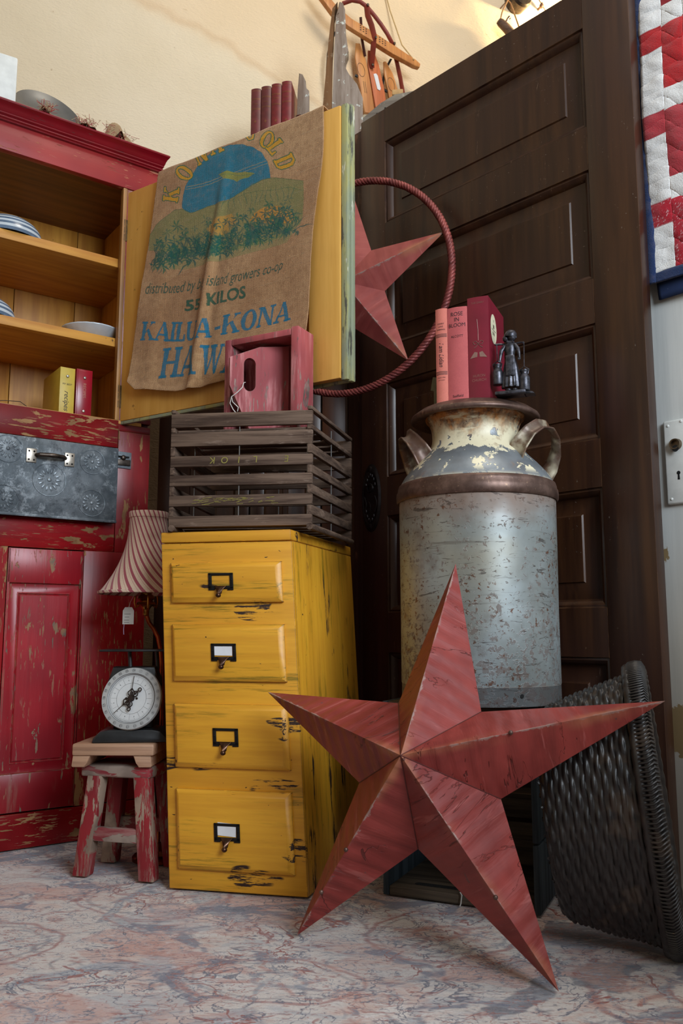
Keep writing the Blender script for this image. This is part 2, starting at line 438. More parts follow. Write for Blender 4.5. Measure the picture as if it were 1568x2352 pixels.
# ------------------------------------------------------------------ rug
def rug_canvas():
    S = 330; x0, y0 = -1.6, .7
    c = Canvas(int(3.2*S), int(2.5*S)); c.c[:] = (*L((196, 188, 182)), 1)
    P = lambda x, y: ((x-x0)*S, (y-y0)*S)
    R = random.Random(5)
    # overall field of faded rust, blue and ivory patches
    for k in range(420):
        x, y = R.uniform(-1.6, 1.6), R.uniform(.7, 3.1); col = R.choice([(190,140,126),(178,118,100),(204,200,198),(140,146,156),(208,196,186),(196,160,146),(214,208,204),(160,124,116)])
        r = R.uniform(.03, .13); n = 9; a0 = R.uniform(0, 6)
        c.poly([P(x+r*R.uniform(.5, 1.2)*math.cos(a0+2*PI*i/n), y+.6*r*R.uniform(.5, 1.2)*math.sin(a0+2*PI*i/n)) for i in range(n)], col, .5)
    def line(pts, w, col, a=.8): c.stroke([P(*p) for p in pts], w*S, col, a)
    blue, navy, rust, slate = (96, 110, 128), (52, 58, 80), (138, 58, 46), (132, 146, 158)
    def arc(cx, cy, rx, ry, a0, a1, n=26): return [(cx+rx*math.cos(a0+(a1-a0)*i/n), cy+ry*math.sin(a0+(a1-a0)*i/n)) for i in range(n+1)]
    def band(pts, w, col):
        line(pts, w, slate, .55); 
        for sgn in (-1, 1):
            q = [(p[0]+sgn*w*.5*.7, p[1]+sgn*w*.5) for p in pts]; line(q, .006, col, .75)
    # interlocking medallions and the diagonal bands of the border
    for cx, cy, rx, ry in ((-.40, 1.95, .17, .13), (.20, 1.72, .15, .12), (-.72, 1.66, .2, .13), (-.12, 1.5, .17, .10), (.55, 1.45, .16, .13), (-.3, 1.2, .2, .1), (.85, 1.8, .2, .14), (-1.05, 2.1, .22, .14), (.1, 1.18, .12, .08)):
        line(arc(cx, cy, rx, ry, 0, 2*PI), .010, rust, .75); line(arc(cx, cy, rx*.86, ry*.84, 0, 2*PI), .006, navy, .55)
        for k in range(8):
            a = 2*PI*k/8; line([(cx+rx*.25*math.cos(a), cy+ry*.25*math.sin(a)), (cx+rx*.6*math.cos(a+.3), cy+ry*.6*math.sin(a+.3))], .012, R.choice([blue, rust, (170, 110, 96)]), .65)
        line(arc(cx, cy, rx*.3, ry*.3, 0, 2*PI), .012, R.choice([blue, rust]), .6)
    band([(-.58, 1.40), (-.50, 1.50), (-.40, 1.56), (-.30, 1.56)], .035, blue)
    band([(-.47, 1.80), (-.47, 1.93), (-.42, 2.04)], .03, blue); band([(-.47, 1.83), (-.38, 1.76), (-.30, 1.77)], .022, rust)
    band([(-.30, 1.98), (-.22, 1.86), (-.20, 1.78)], .03, blue)
    c.poly([P(*q) for q in [(.22, 1.40), (.345, 1.54), (.36, 1.50), (.24, 1.355)]], navy, .85)
    c.poly([P(*q) for q in [(.37, 1.70), (.43, 1.80), (.60, 1.72), (.56, 1.58), (.47, 1.66), (.44, 1.62)]], navy, .85)
    c.poly([P(*q) for q in [(.38, 1.50), (.45, 1.60), (.52, 1.55), (.44, 1.47)]], (40, 50, 72), .8)
    c.poly([P(*q) for q in [(-1.1, 1.55), (-.7, 1.75), (-.66, 1.68), (-1.0, 1.5)]], (80, 84, 104), .6)
    band([(.06, 1.22), (.12, 1.36)], .03, blue)
    for k in range(520):                               # scrolling stems, leaves and small blossoms
        x, y = R.uniform(-1.3, 1.4), R.uniform(1.0, 2.9); a = R.uniform(0, 2*PI); r = R.uniform(.015, .07); t = R.choice([1, -1])
        col = R.choice([rust, rust, (158, 84, 66), navy, blue, (150, 74, 62), (90, 70, 84)])
        pts = [(x+r*math.cos(a+t*i*.35)*(1+i*.1), y+r*.8*math.sin(a+t*i*.35)*(1+i*.1)) for i in range(R.randint(4, 9))]
        c.stroke([P(*p) for p in pts], R.uniform(.004, .010)*S, col, R.uniform(.4, .85), True)
        if k % 3 == 0:
            for j in range(5): aa = j*1.26+a; c.stroke([P(x, y), P(x+.018*math.cos(aa), y+.014*math.sin(aa))], .006*S, R.choice([rust, navy, (170, 100, 80)]), .6)
    return c, S, x0, y0
def make_rug():
    c, S, x0, y0 = rug_canvas()
    xs = np.linspace(-1.25, 1.3, 800); ys = np.linspace(.95, 2.70, 600); X, Y = np.meshgrid(xs, ys)
    Z = -.0042+.0008*wob(X, Y, 3, 4, 5)+.0005*wob(X, Y, 9, 4, 17)
    wx = .016*wob(X, Y, 11, 5, 9)+.004*wob(X, Y, 12, 3, 60); wy = .012*wob(X, Y, 21, 5, 11)+.004*wob(X, Y, 22, 3, 50)
    col = c.sample((X+wx-x0)*S, (Y+wy-y0)*S); col[..., 3] = 1
    Z[0] = Z[-1] = -.0075; Z[:, 0] = Z[:, -1] = -.0075
    g = G('rug_pile')
    at = g.attr('print').outputs['Color']
    brush = g.noise((34, 110, 30), 6, .75, 1.2, rot=(0, 0, .35)); worn = g.noise((9, 22, 9), 5, .7, .6, rot=(0, 0, .25)); fine = g.noise((420, 420, 80), 2, .6)
    cc = g.mix(g.step(worn, .48, .72, 0, .4), at, (196, 194, 196))
    def vein(scale, w, thr, col, f=.9, dist=.8, rot=0.0):
        n_ = g.noise(scale, 4, .55, dist, rot=(0, 0, rot)); d_ = g.math('ABSOLUTE', g.math('SUBTRACT', n_, .5))
        d_ = g.math('ADD', d_, g.mul(g.math('SUBTRACT', g.noise((60, 110, 30), 3, .7), .5), w*1.6))
        return g.mul(g.mul(g.step(d_, w*.5, w, 1, 0), g.step(g.noise((7, 7, 7), 3, .6), thr, thr+.07)), f)
    cc = g.mix(g.step(g.noise((5, 8, 5), 4, .6, .8, rot=(0, 0, .3)), .50, .60, 0, .5), cc, (184, 136, 118))
    cc = g.mix(g.step(g.noise((6, 10, 5), 4, .6, .8, rot=(0, 0, .1)), .54, .64, 0, .5), cc, (136, 146, 158))
    cc = g.mix(g.mul(g.step(g.noise((4.5, 6, 5), 4, .65, .7), .56, .61), .85), cc, (84, 90, 112))
    cc = g.mix(vein((7, 9, 5), .016, .48, 0, 1), cc, (134, 60, 48))
    cc = g.mix(vein((10, 12, 5), .018, .44, 0, .9, 1.6, .6), cc, (64, 70, 92))
    cc = g.mix(vein((14, 17, 5), .011, .48, 0, .8, 1.2, 1.1), cc, (146, 74, 60))
    cc = g.mix(vein((18, 24, 5), .016, .44, 0, .8, 1.4, .2), cc, (96, 108, 126))
    cc = g.mix(g.step(g.noise((30, 110, 20), 6, .75, 1.0, rot=(0, 0, .4)), .555, .61, 0, .75), cc, (140, 70, 58))
    cc = g.mix(g.step(g.noise((24, 120, 20), 6, .75, 1.2, rot=(0, 0, .2)), .575, .62, 0, .75), cc, (62, 66, 86))
    cc = g.mix(g.step(brush, .56, .66, 0, .6), cc, (204, 203, 208))
    cc = g.mix(g.step(fine, .35, .7, 0, .3), cc, (150, 136, 130))
    g.fin(cc, .95, 0, g.math('ADD', fine, g.mul(brush, 1.5)), .5, .003, spec=.1, sheen=.25)
    o = np_sheet('area_rug', np.stack([X, Y, Z], -1), col, g.m)
    o['label'] = 'large faded oriental rug in ivory, rust and blue covering the whole floor'; o['category'] = 'rug'
make_rug()

# ------------------------------------------------------------------ dark panelled doors
def dark_door_mat(name='dark_stained_door', k=1.0, warm=0):
    g = G(name)
    n1 = g.noise((30, 30, 1.6), 5, .6, .3); n2 = g.noise(2.2, 3)
    c = g.mix(g.step(n1, .3, .7), (64*k+warm, 38*k+warm*.4, 21*k), (40*k+warm, 21*k, 13*k))
    c = g.mix(g.step(n2, .4, .65, 0, .5), c, (50*k, 25*k, 17*k))
    dust = g.mul(g.step(g.noise(150, 2, .5), .72, .74), g.step(g.noise(5, 2), .45, .6))
    scuff = g.mul(g.step(g.noise((60, 60, 14), 5, .75, .5), .66, .70), g.step(g.noise(2.6, 2), .48, .62))
    e = g.mul(g.edge(.003, .02, .2), g.step(g.noise(9, 4, .7), .40, .56))  # lighter panel edges, painted in as highlight lines
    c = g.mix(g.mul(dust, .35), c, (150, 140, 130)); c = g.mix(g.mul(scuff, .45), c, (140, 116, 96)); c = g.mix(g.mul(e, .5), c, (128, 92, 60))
    return g.fin(c, g.step(n2, .3, .7, .30, .46), 0, n1, .22, .0012)
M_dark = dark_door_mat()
M_dark2 = dark_door_mat('red_brown_stained_wood', 1.0, 14)
M_iron = plain('dark_cast_iron', (44, 38, 38), .42, .7, .3, 60, .3)

def panel_door(b, w, h, t, u0, u1, rows, y=0.0, mold=.020, rec=.019):
    """stiles, rails and bevelled raised panels as one slab"""
    b.box(0, u0, y, y+t, 0, h, bev=.002); b.box(u1, w, y, y+t, 0, h, bev=.002)
    zs = [0]+[v for r in rows for v in r]+[h]
    for k in range(0, len(zs), 2): b.box(u0, u1, y, y+t, zs[k], zs[k+1])
    for z0, z1 in rows:
        def loop(i, d): return [(u0+i, y+d, z0+i), (u1-i, y+d, z0+i), (u1-i, y+d, z1-i), (u0+i, y+d, z1-i)]
        prof = [(0, .000), (.0015, .006), (mold*.35, .004), (mold*.7, .008), (mold, rec), (mold+.010, rec+.001), (.060, rec-.006), (.063, rec-.010), (.066, rec-.010)]
        rings = [[b.bm.verts.new(p) for p in loop(i, d)] for i, d in prof]
        for p, q in zip(rings, rings[1:]):
            for i in range(4): b.face([p[i], p[(i+1) % 4], q[(i+1) % 4], q[i]])
        b.face(rings[-1])
rows = [(.2254, .5101), (.6254, .9113), (1.0277, 1.3169), (1.4299, 1.7181), (1.8333, 2.1079)]
t = thing('panelled_door', 'tall dark brown five-panel wooden door leaning beside the white door', 'door')
t.matrix_world = DOOR
b = B(); panel_door(b, .9356, 2.2198, .038, .1062, .8091, rows)
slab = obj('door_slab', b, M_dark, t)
def escutcheon(parent, cx, cz):
    b = B(); a = b.mark()
    prof = [(0, .005), (.25, .005), (.55, .0048), (.70, .0045), (.76, .0065), (.86, .0065), (.93, .0035), (1.0, .0005), (1.0, 0)]
    b.lathe([(r, z) for r, z in prof], 48)
    b.xf(T(cx, -.0005, cz) @ Rx(PI/2) @ Matrix.Diagonal((.041, .105, 1, 1)), a)
    a = b.mark(); b.lathe([(.0, .006), (.008, .006), (.0085, .011), (.013, .011), (.015, .005)], 24); b.xf(T(cx, 0, cz+.03) @ Rx(PI/2), a)
    for sg in (-1, 1):
        for k in range(7):                                   # scrolled relief
            an = PI/2*sg+(k-3)*.32; b.sphere((cx+.023*math.cos(an), -.006, cz+.070*math.sin(an)), (.0045, .003, .0065), 8)
        b.sphere((cx, -.006, cz+sg*.088), (.008, .003, .009), 10)
        b.tube([(cx+sg*.022+.006*math.cos(q*.5), -.006, cz-.02+q*.006) for q in range(-4, 5)], .0022, 6)
    b.tube([(cx-.012+.012*math.cos(q), -.0055, cz-.028+.018*math.sin(q)) for q in np.linspace(-1.2, 1.2, 9)], .0018, 6)
    o = obj('escutcheon', b, M_iron, parent, label='oval cast iron escutcheon plate')
    b = B(); b.sphere((cx, -.0058, cz-.030), (.0028, .0012, .0028), 10); b.box(cx-.001, cx+.001, -.0062, -.0045, cz-.042, cz-.030)
    obj('keyhole', b, M_black, o)
escutcheon(slab, .0407, .9712)
# a second old door stacked behind it, only its left edge shows
t2 = thing('stacked_door', 'red-brown stained door standing behind the dark panelled door, only its scraped left edge showing', 'door')
t2.matrix_world = DOOR
b = B(); b.box(-.080, .66, .043, .078, 0, 2.232, bev=.003); b.box(-.084, -.080, .053, .067, .01, 2.222)
obj('door_slab', b, wood('scraped_red_brown_wood', (74, 46, 36), (50, 30, 26), 2, .5, light=(150, 110, 84)), t2)

# ------------------------------------------------------------------ dark wardrobe in the corner
t = thing('wardrobe', 'tall dark brown wooden wardrobe in the corner behind the open cupboard door', 'wardrobe', (-.604, 2.75, 0))
b = B(); b.box(0, .92, .02, .25, .0, 2.08, bev=.003)
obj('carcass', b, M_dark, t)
b = B(); b.box(-.006, .932, -.02, .255, 2.08, 2.10, bev=.004); b.box(.22, .498, .0, .24, 2.10, 2.255, bev=.004)
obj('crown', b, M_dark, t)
for k, (a0, a1) in enumerate(((.0, .30), (.305, .535))):
    b = B(); a = b.mark(); panel_door(b, a1-a0, 1.92, .02, .045, a1-a0-.045, [(.08, .62), (.70, 1.10), (1.2, 1.84)], 0, .010, .008); b.xf(T(a0, 0, .1), a)
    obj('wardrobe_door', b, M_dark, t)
b = B(); b.box(.540, .618, -.004, .02, 0, 2.08, bev=.002); b.box(.6255, .92, 0, .02, 0, 2.08, bev=.002); b.box(.6195, .6245, .004, .02, 0, 2.08, mi=1)
obj('stile', b, [M_dark2, wood('scraped_edge', (132, 100, 76), (70, 44, 34), 2)], t)
# ------------------------------------------------------------------ red cupboard
RB, RD, TAN, TAN2 = (152, 20, 27), (106, 10, 15), (156, 116, 74), (128, 92, 56)
M_redv = paint('old_red_paint_upright', RB, RD, TAN, TAN2, 2, .36, .655, .655, .6)
M_redh = paint('old_red_paint_level', RB, RD, TAN, TAN2, 0, .27, .66, .655, .6)
M_redtop = paint('red_frieze_paint', (166, 48, 44), (140, 34, 38), (190, 120, 90), (120, 60, 40), 0, .42, .73, .70, .3)
M_corn = paint('red_cornice_paint', (150, 18, 32), (118, 10, 24), (90, 60, 50), (70, 40, 36), 0, .30, .76, .74, .35)
def mustard(name, grain, a=(206, 148, 58), b=(176, 116, 40)):
    g = G(name)
    def sc(x, y): v = [y]*3; v[grain] = x; return tuple(v)
    n = g.noise(sc(3, 40), 5, .6); m = g.noise(3.5, 3)
    c = g.mix(g.step(n, .3, .7), a, b); c = g.mix(g.step(m, .5, .75, 0, .4), c, (150, 96, 34))
    c = g.mix(g.mul(g.step(g.noise(30, 4, .7), .66, .72), g.step(g.noise(3, 2), .5, .62)), c, (84, 54, 26))
    e = g.mul(g.edge(.003), g.step(g.noise(18, 4, .7), .42, .55)); c = g.mix(g.mul(e, .5), c, (120, 100, 56))
    return g.fin(c, .5, 0, n, .2, .001)
M_musth = mustard('mustard_shelf_paint', 0); M_mustv = mustard('mustard_board_paint', 2)
CUP = thing('cupboard', 'tall chipped red painted cupboard with mustard yellow shelves and its door standing open', 'cupboard', (-.806, 2.384, 0), math.radians(36))
U0, U1 = -.98, .272
b = B()                                                     # carcass of the lower case
b.box(U0, U0+.02, .02, .45, 0, 1.18); b.box(U1-.02, U1, .02, .45, 0, 1.185); b.box(U0+.02, U1-.02, .43, .45, .0, 1.18); b.box(U0+.02, U1-.02, .02, .43, .06, .08)
b.box(U0, U1, .0, .45, 1.165, 1.187, bev=.003)
obj('lower_case', b, M_redv, CUP)
for q in ((.083, U1, 0, .022, .092, .8), (.172, U1, 0, .022, .8, 1.165), (U0, -.128, 0, .022, .092, .80)):
    b = B(); b.box(*q, bev=.0015); obj('stile', b, M_redv, CUP)
for q in ((U0, .170, 0, .022, .80, .885), (U0, .170, -.002, .022, 1.112, 1.196), (U0, U1, -.004, .022, 0, .090)):
    b = B(); b.box(*q, bev=.002); obj('rail', b, M_redh, CUP)
# lower panelled door
b = B(); a = b.mark()
x0, x1, z0, z1 = -.126, .081, .094, .797
b.box(x0, x0+.006, 0, .02, z0, z1); b.box(x1-.004, x1, 0, .02, z0, z1)
b.box(x0, x1, 0, .02, .702, z1, bev=.0015); b.box(x0, x1, 0, .02, z0, .193, bev=.0015)
def loop(i, d): return [(x0+.004+i, d, .193+i), (x1-.006-i, d, .193+i), (x1-.006-i, d, .702-i), (x0+.004+i, d, .702-i)]
rings = [[b.bm.verts.new(p) for p in loop(i, d)] for i, d in ((0, 0), (.002, .008), (.006, .009), (.024, .004), (.028, .002), (.031, .006), (.034, .003))]
for p, q in zip(rings, rings[1:]):
    for i in range(4): b.face([p[i], p[(i+1) % 4], q[(i+1) % 4], q[i]])
b.face(rings[-1])
obj('panel_door', b, paint('old_red_paint_door', (166, 26, 38), (126, 16, 28), (150, 110, 80), (110, 96, 84), 2, .34, .66, .68, .6, rub=(140, 110, 96), rubt=.62), CUP)
# pierced tin drawer with its hasp
def tin():
    g = G('pierced_galvanised_tin')
    n = g.noise(7, 5, .65); sp = g.vor(70, 'F1', out='Color')
    X = g.sep()
    holes = None; c = g.mix(g.step(n, .38, .62), (128, 136, 142), (80, 88, 94))
    gx = g.step(g.vor((46, 46, 46), 'F1', rand=.75), .07, .13, 1, 0)
    c = g.mix(g.mul(gx, g.step(g.noise(9, 3), .36, .50)), c, (34, 38, 42)); c = g.mix(g.step(g.noise(30, 5, .75), .50, .64, 0, .7), c, (158, 166, 172)); c = g.mix(g.step(g.noise(18, 5, .75), .54, .66, 0, .7), c, (62, 66, 72))
    c = g.mix(g.step(g.noise(24, 4, .7), .62, .75, 0, .6), c, (150, 158, 164))
    c = g.mix(g.step(g.noise((6, 6, 30), 4, .7), .66, .72, 0, .5), c, (60, 56, 52))
    return g.fin(c, g.step(n, .3, .7, .36, .55), .45, g.math('ADD', g.noise(20, 4, .6), g.mul(gx, -1.0)), .6, .003)
M_tin = tin(); M_steel = plain('bright_old_steel', (196, 186, 172), .35, .85, .2, 60); M_steel_dk = plain('tarnished_steel', (92, 82, 74), .35, .85, .3, 60)
b = B(); b.box(U0+.03, .163, -.030, .02, .888, 1.105, bev=.003, seg=2)
b.box(U0+.03, .163, -.033, -.028, .882, .890, bev=.001)
def rosette(b, cx, cz, r):
    y = -.0305
    b.tube([(cx+r*math.cos(2*PI*k/32), y, cz+r*math.sin(2*PI*k/32)) for k in range(32)], .0014, 6, closed=True)
    for k in range(14):
        a = 2*PI*k/14; m = T(cx, y, cz) @ Ry(a) @ T(r*.55, 0, 0); q = b.mark(); b.sphere((0, 0, 0), (r*.19, .0015, r*.07), 8); b.xf(m, q)
    b.sphere((cx, y, cz), (r*.14, .0018, r*.14), 10)
for cx, cz, r in ((-.150, 1.065, .038), (-.105+.07, .99, .046), (.085, 1.055, .036), (.088, .935, .038), (-.155, .925, .038), (-.27, .99, .046), (-.39, 1.06, .038), (-.39, .93, .038)): rosette(b, cx, cz, r)
dr = obj('tin_drawer', b, M_tin, CUP, label='grey pierced tin drawer front')
b = B()
for x in (-.088, .018):
    b.box(x-.014, x+.014, -.034, -.031, 1.033, 1.072, bev=.0012)
    for dx, dz in ((-.007, .012), (.007, .012), (-.007, -.012), (.007, -.012)): b.sphere((x+dx, -.034, 1.0525+dz), (.0028, .0016, .0028), 8, 1)
b.tube([(-.076, -.034, 1.055), (-.068, -.046, 1.055), (-.045, -.052, 1.055), (-.035, -.053, 1.055), (-.025, -.052, 1.055), (-.002, -.046, 1.055), (.006, -.034, 1.055)], [.005, .006, .0062, .0065, .0062, .006, .005], 12, 2)
obj('handle', b, [M_steel, M_black, M_steel_dk], dr, label='bright steel bar handle')
b = B()
b.box(.163, .213, -.004, .0, 1.052, 1.102, bev=.001); b.box(.163, .209, -.009, -.004, 1.060, 1.078, 1, .001); b.box(.170, .204, -.010, -.0085, 1.084, 1.088, 2); b.sphere((.186, -.010, 1.083), (.008, .004, .008), 12, 1)
obj('hasp', b, [M_tin, M_steel_dk, M_black], dr)
# upper case
for q in ((U1-.022, U1, .0205, .40, 1.187, 2.021), (.171, U1, 0, .02, 1.197, 1.937), (U0, U0+.02, 0, .40, 1.187, 1.937)):
    b = B(); b.box(*q, bev=.001); obj('case_side', b, M_redv, CUP)
b = B(); b.box(U0, U1, -.003, .02, 1.938, 2.024, bev=.002)
obj('frieze', b, M_redtop, CUP)
b = B()
prof = [(q0*.86, 2.022+(q1-1.985)*.60) for q0, q1 in [(.0, 1.985), (-.014, 1.985), (-.016, 1.990), (-.022, 1.994), (-.022, 2.000), (-.018, 2.004), (-.026, 2.010), (-.026, 2.016), (-.030, 2.020), (-.034, 2.030), (-.042, 2.042), (-.054, 2.050), (-.056, 2.056), (-.050, 2.064), (.0, 2.064)]]
def corn(d): return [(U0, ) for _ in prof]
for (p0, z0), (p1, z1) in zip(prof, prof[1:]):
    A1, A2, A3 = (U0, p0, z0), (U1-p0*.38, p0, z0), (U1-p0*.38, .42, z0)
    B1, B2, B3 = (U0, p1, z1), (U1-p1*.38, p1, z1), (U1-p1*.38, .42, z1)
    b.poly([A1, A2, B2, B1]); b.poly([A2, A3, B3, B2])
b.poly([(U0, -.043, 2.0694), (U1+.0163, -.043, 2.0694), (U1+.0163, .42, 2.0694), (U0, .42, 2.0694)])
b.poly([(U0, 0, 2.022), (U1, 0, 2.022), (U1, .42, 2.022), (U0, .42, 2.022)])
bmesh.ops.remove_doubles(b.bm, verts=b.bm.verts, dist=1e-5)
obj('cornice', b, M_corn, CUP)
b = B(); 
xs = [U0+.02, -.72, -.50, -.27, -.053, .147, U1-.022]
for p, q in zip(xs, xs[1:]): b.box(p+.0012, q-.0012, .385, .398, 1.187, 1.96, bev=.001)
b.box(U1-.030, U1-.0221, .021, .385, 1.19, 1.955); b.box(.1625, .20, .0201, .024, 1.197, 1.94)
obj('back_boards', b, M_mustv, CUP)
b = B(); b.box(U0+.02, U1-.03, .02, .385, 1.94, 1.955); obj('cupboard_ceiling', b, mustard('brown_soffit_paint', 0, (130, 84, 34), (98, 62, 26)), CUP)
b = B(); b.box(U0+.02, U1-.03, .0, .385, 1.187, 1.197); obj('shelf', b, M_musth, CUP)
for z in (1.430, 1.685):
    b = B(); b.box(U0+.02, U1-.031, .024, .384, z, z+.028, bev=.002); obj('shelf', b, M_musth, CUP)
b = B(); b.box(.158, .1705, -.002, .0199, 1.197, 1.937, bev=.001); obj('hinge_stile', b, mustard('brown_yellow_edge', 2, (186, 132, 62), (120, 84, 50)), CUP)
# open door, hung on the right stile and swung out towards the window
DL = Matrix.Rotation(math.radians(-32.87-36), 4, 'Z')
hp = Matrix.Rotation(math.radians(-36), 4, 'Z') @ Vector((-.668+.806, 2.484-2.384, 0))
hinge_m = T(hp.x, hp.y, 0) @ DL
DW = .797
def greenedge():
    g = G('flaked_green_edge'); n = g.noise((20, 20, 3), 5, .7); m = g.noise((60, 60, 8), 5, .7)
    c = g.mix(g.step(n, .4, .6), (166, 164, 106), (140, 148, 124)); c = g.mix(g.step(m, .55, .62), c, (84, 84, 74)); c = g.mix(g.step(g.noise((40, 40, 6), 4, .7), .62, .66), c, (206, 206, 190))
    return g.fin(c, .6, 0, m, .5, .002)
M_gre = greenedge()
M_must_door = mustard('mustard_door_paint', 2, (226, 174, 88), (212, 158, 72))
b = B(); b.box(-.008, .700, .004, .018, 1.195, 1.926, bev=.002)
od = obj('open_door', b, M_must_door, CUP, label='open door painted mustard yellow inside with a flaked pale green edge'); od.matrix_local = hinge_m
b = B(); b.box(.701, DW, -.010, .013, 1.194, 1.928, bev=.002); obj('door_stile', b, M_must_door, od)
b = B(); b.box(0, DW+.006, .0185, .028, 1.189, 1.931, bev=.002); b.box(DW+.0005, DW+.020, -.006, .0185, 1.189, 1.931, bev=.003); b.box(DW+.012, DW+.026, .005, .024, 1.186, 1.933, bev=.004)
b.box(.0, .70, .006, .0185, 1.185, 1.1945, bev=.001)
obj('door_edge', b, M_gre, od)
for z in (1.27, 1.80):
    b = B(); b.box(-.006, .003, -.002, .016, z-.035, z+.035, bev=.001)
    for k in range(3): b.tube([(-.004, -.004, z-.034+k*.024), (-.004, -.004, z-.034+k*.024+.021)], .0045, 10)
    obj('hinge', b, plain('painted_old_hinge', (120, 96, 62), .5, .4, .4, 80), od)

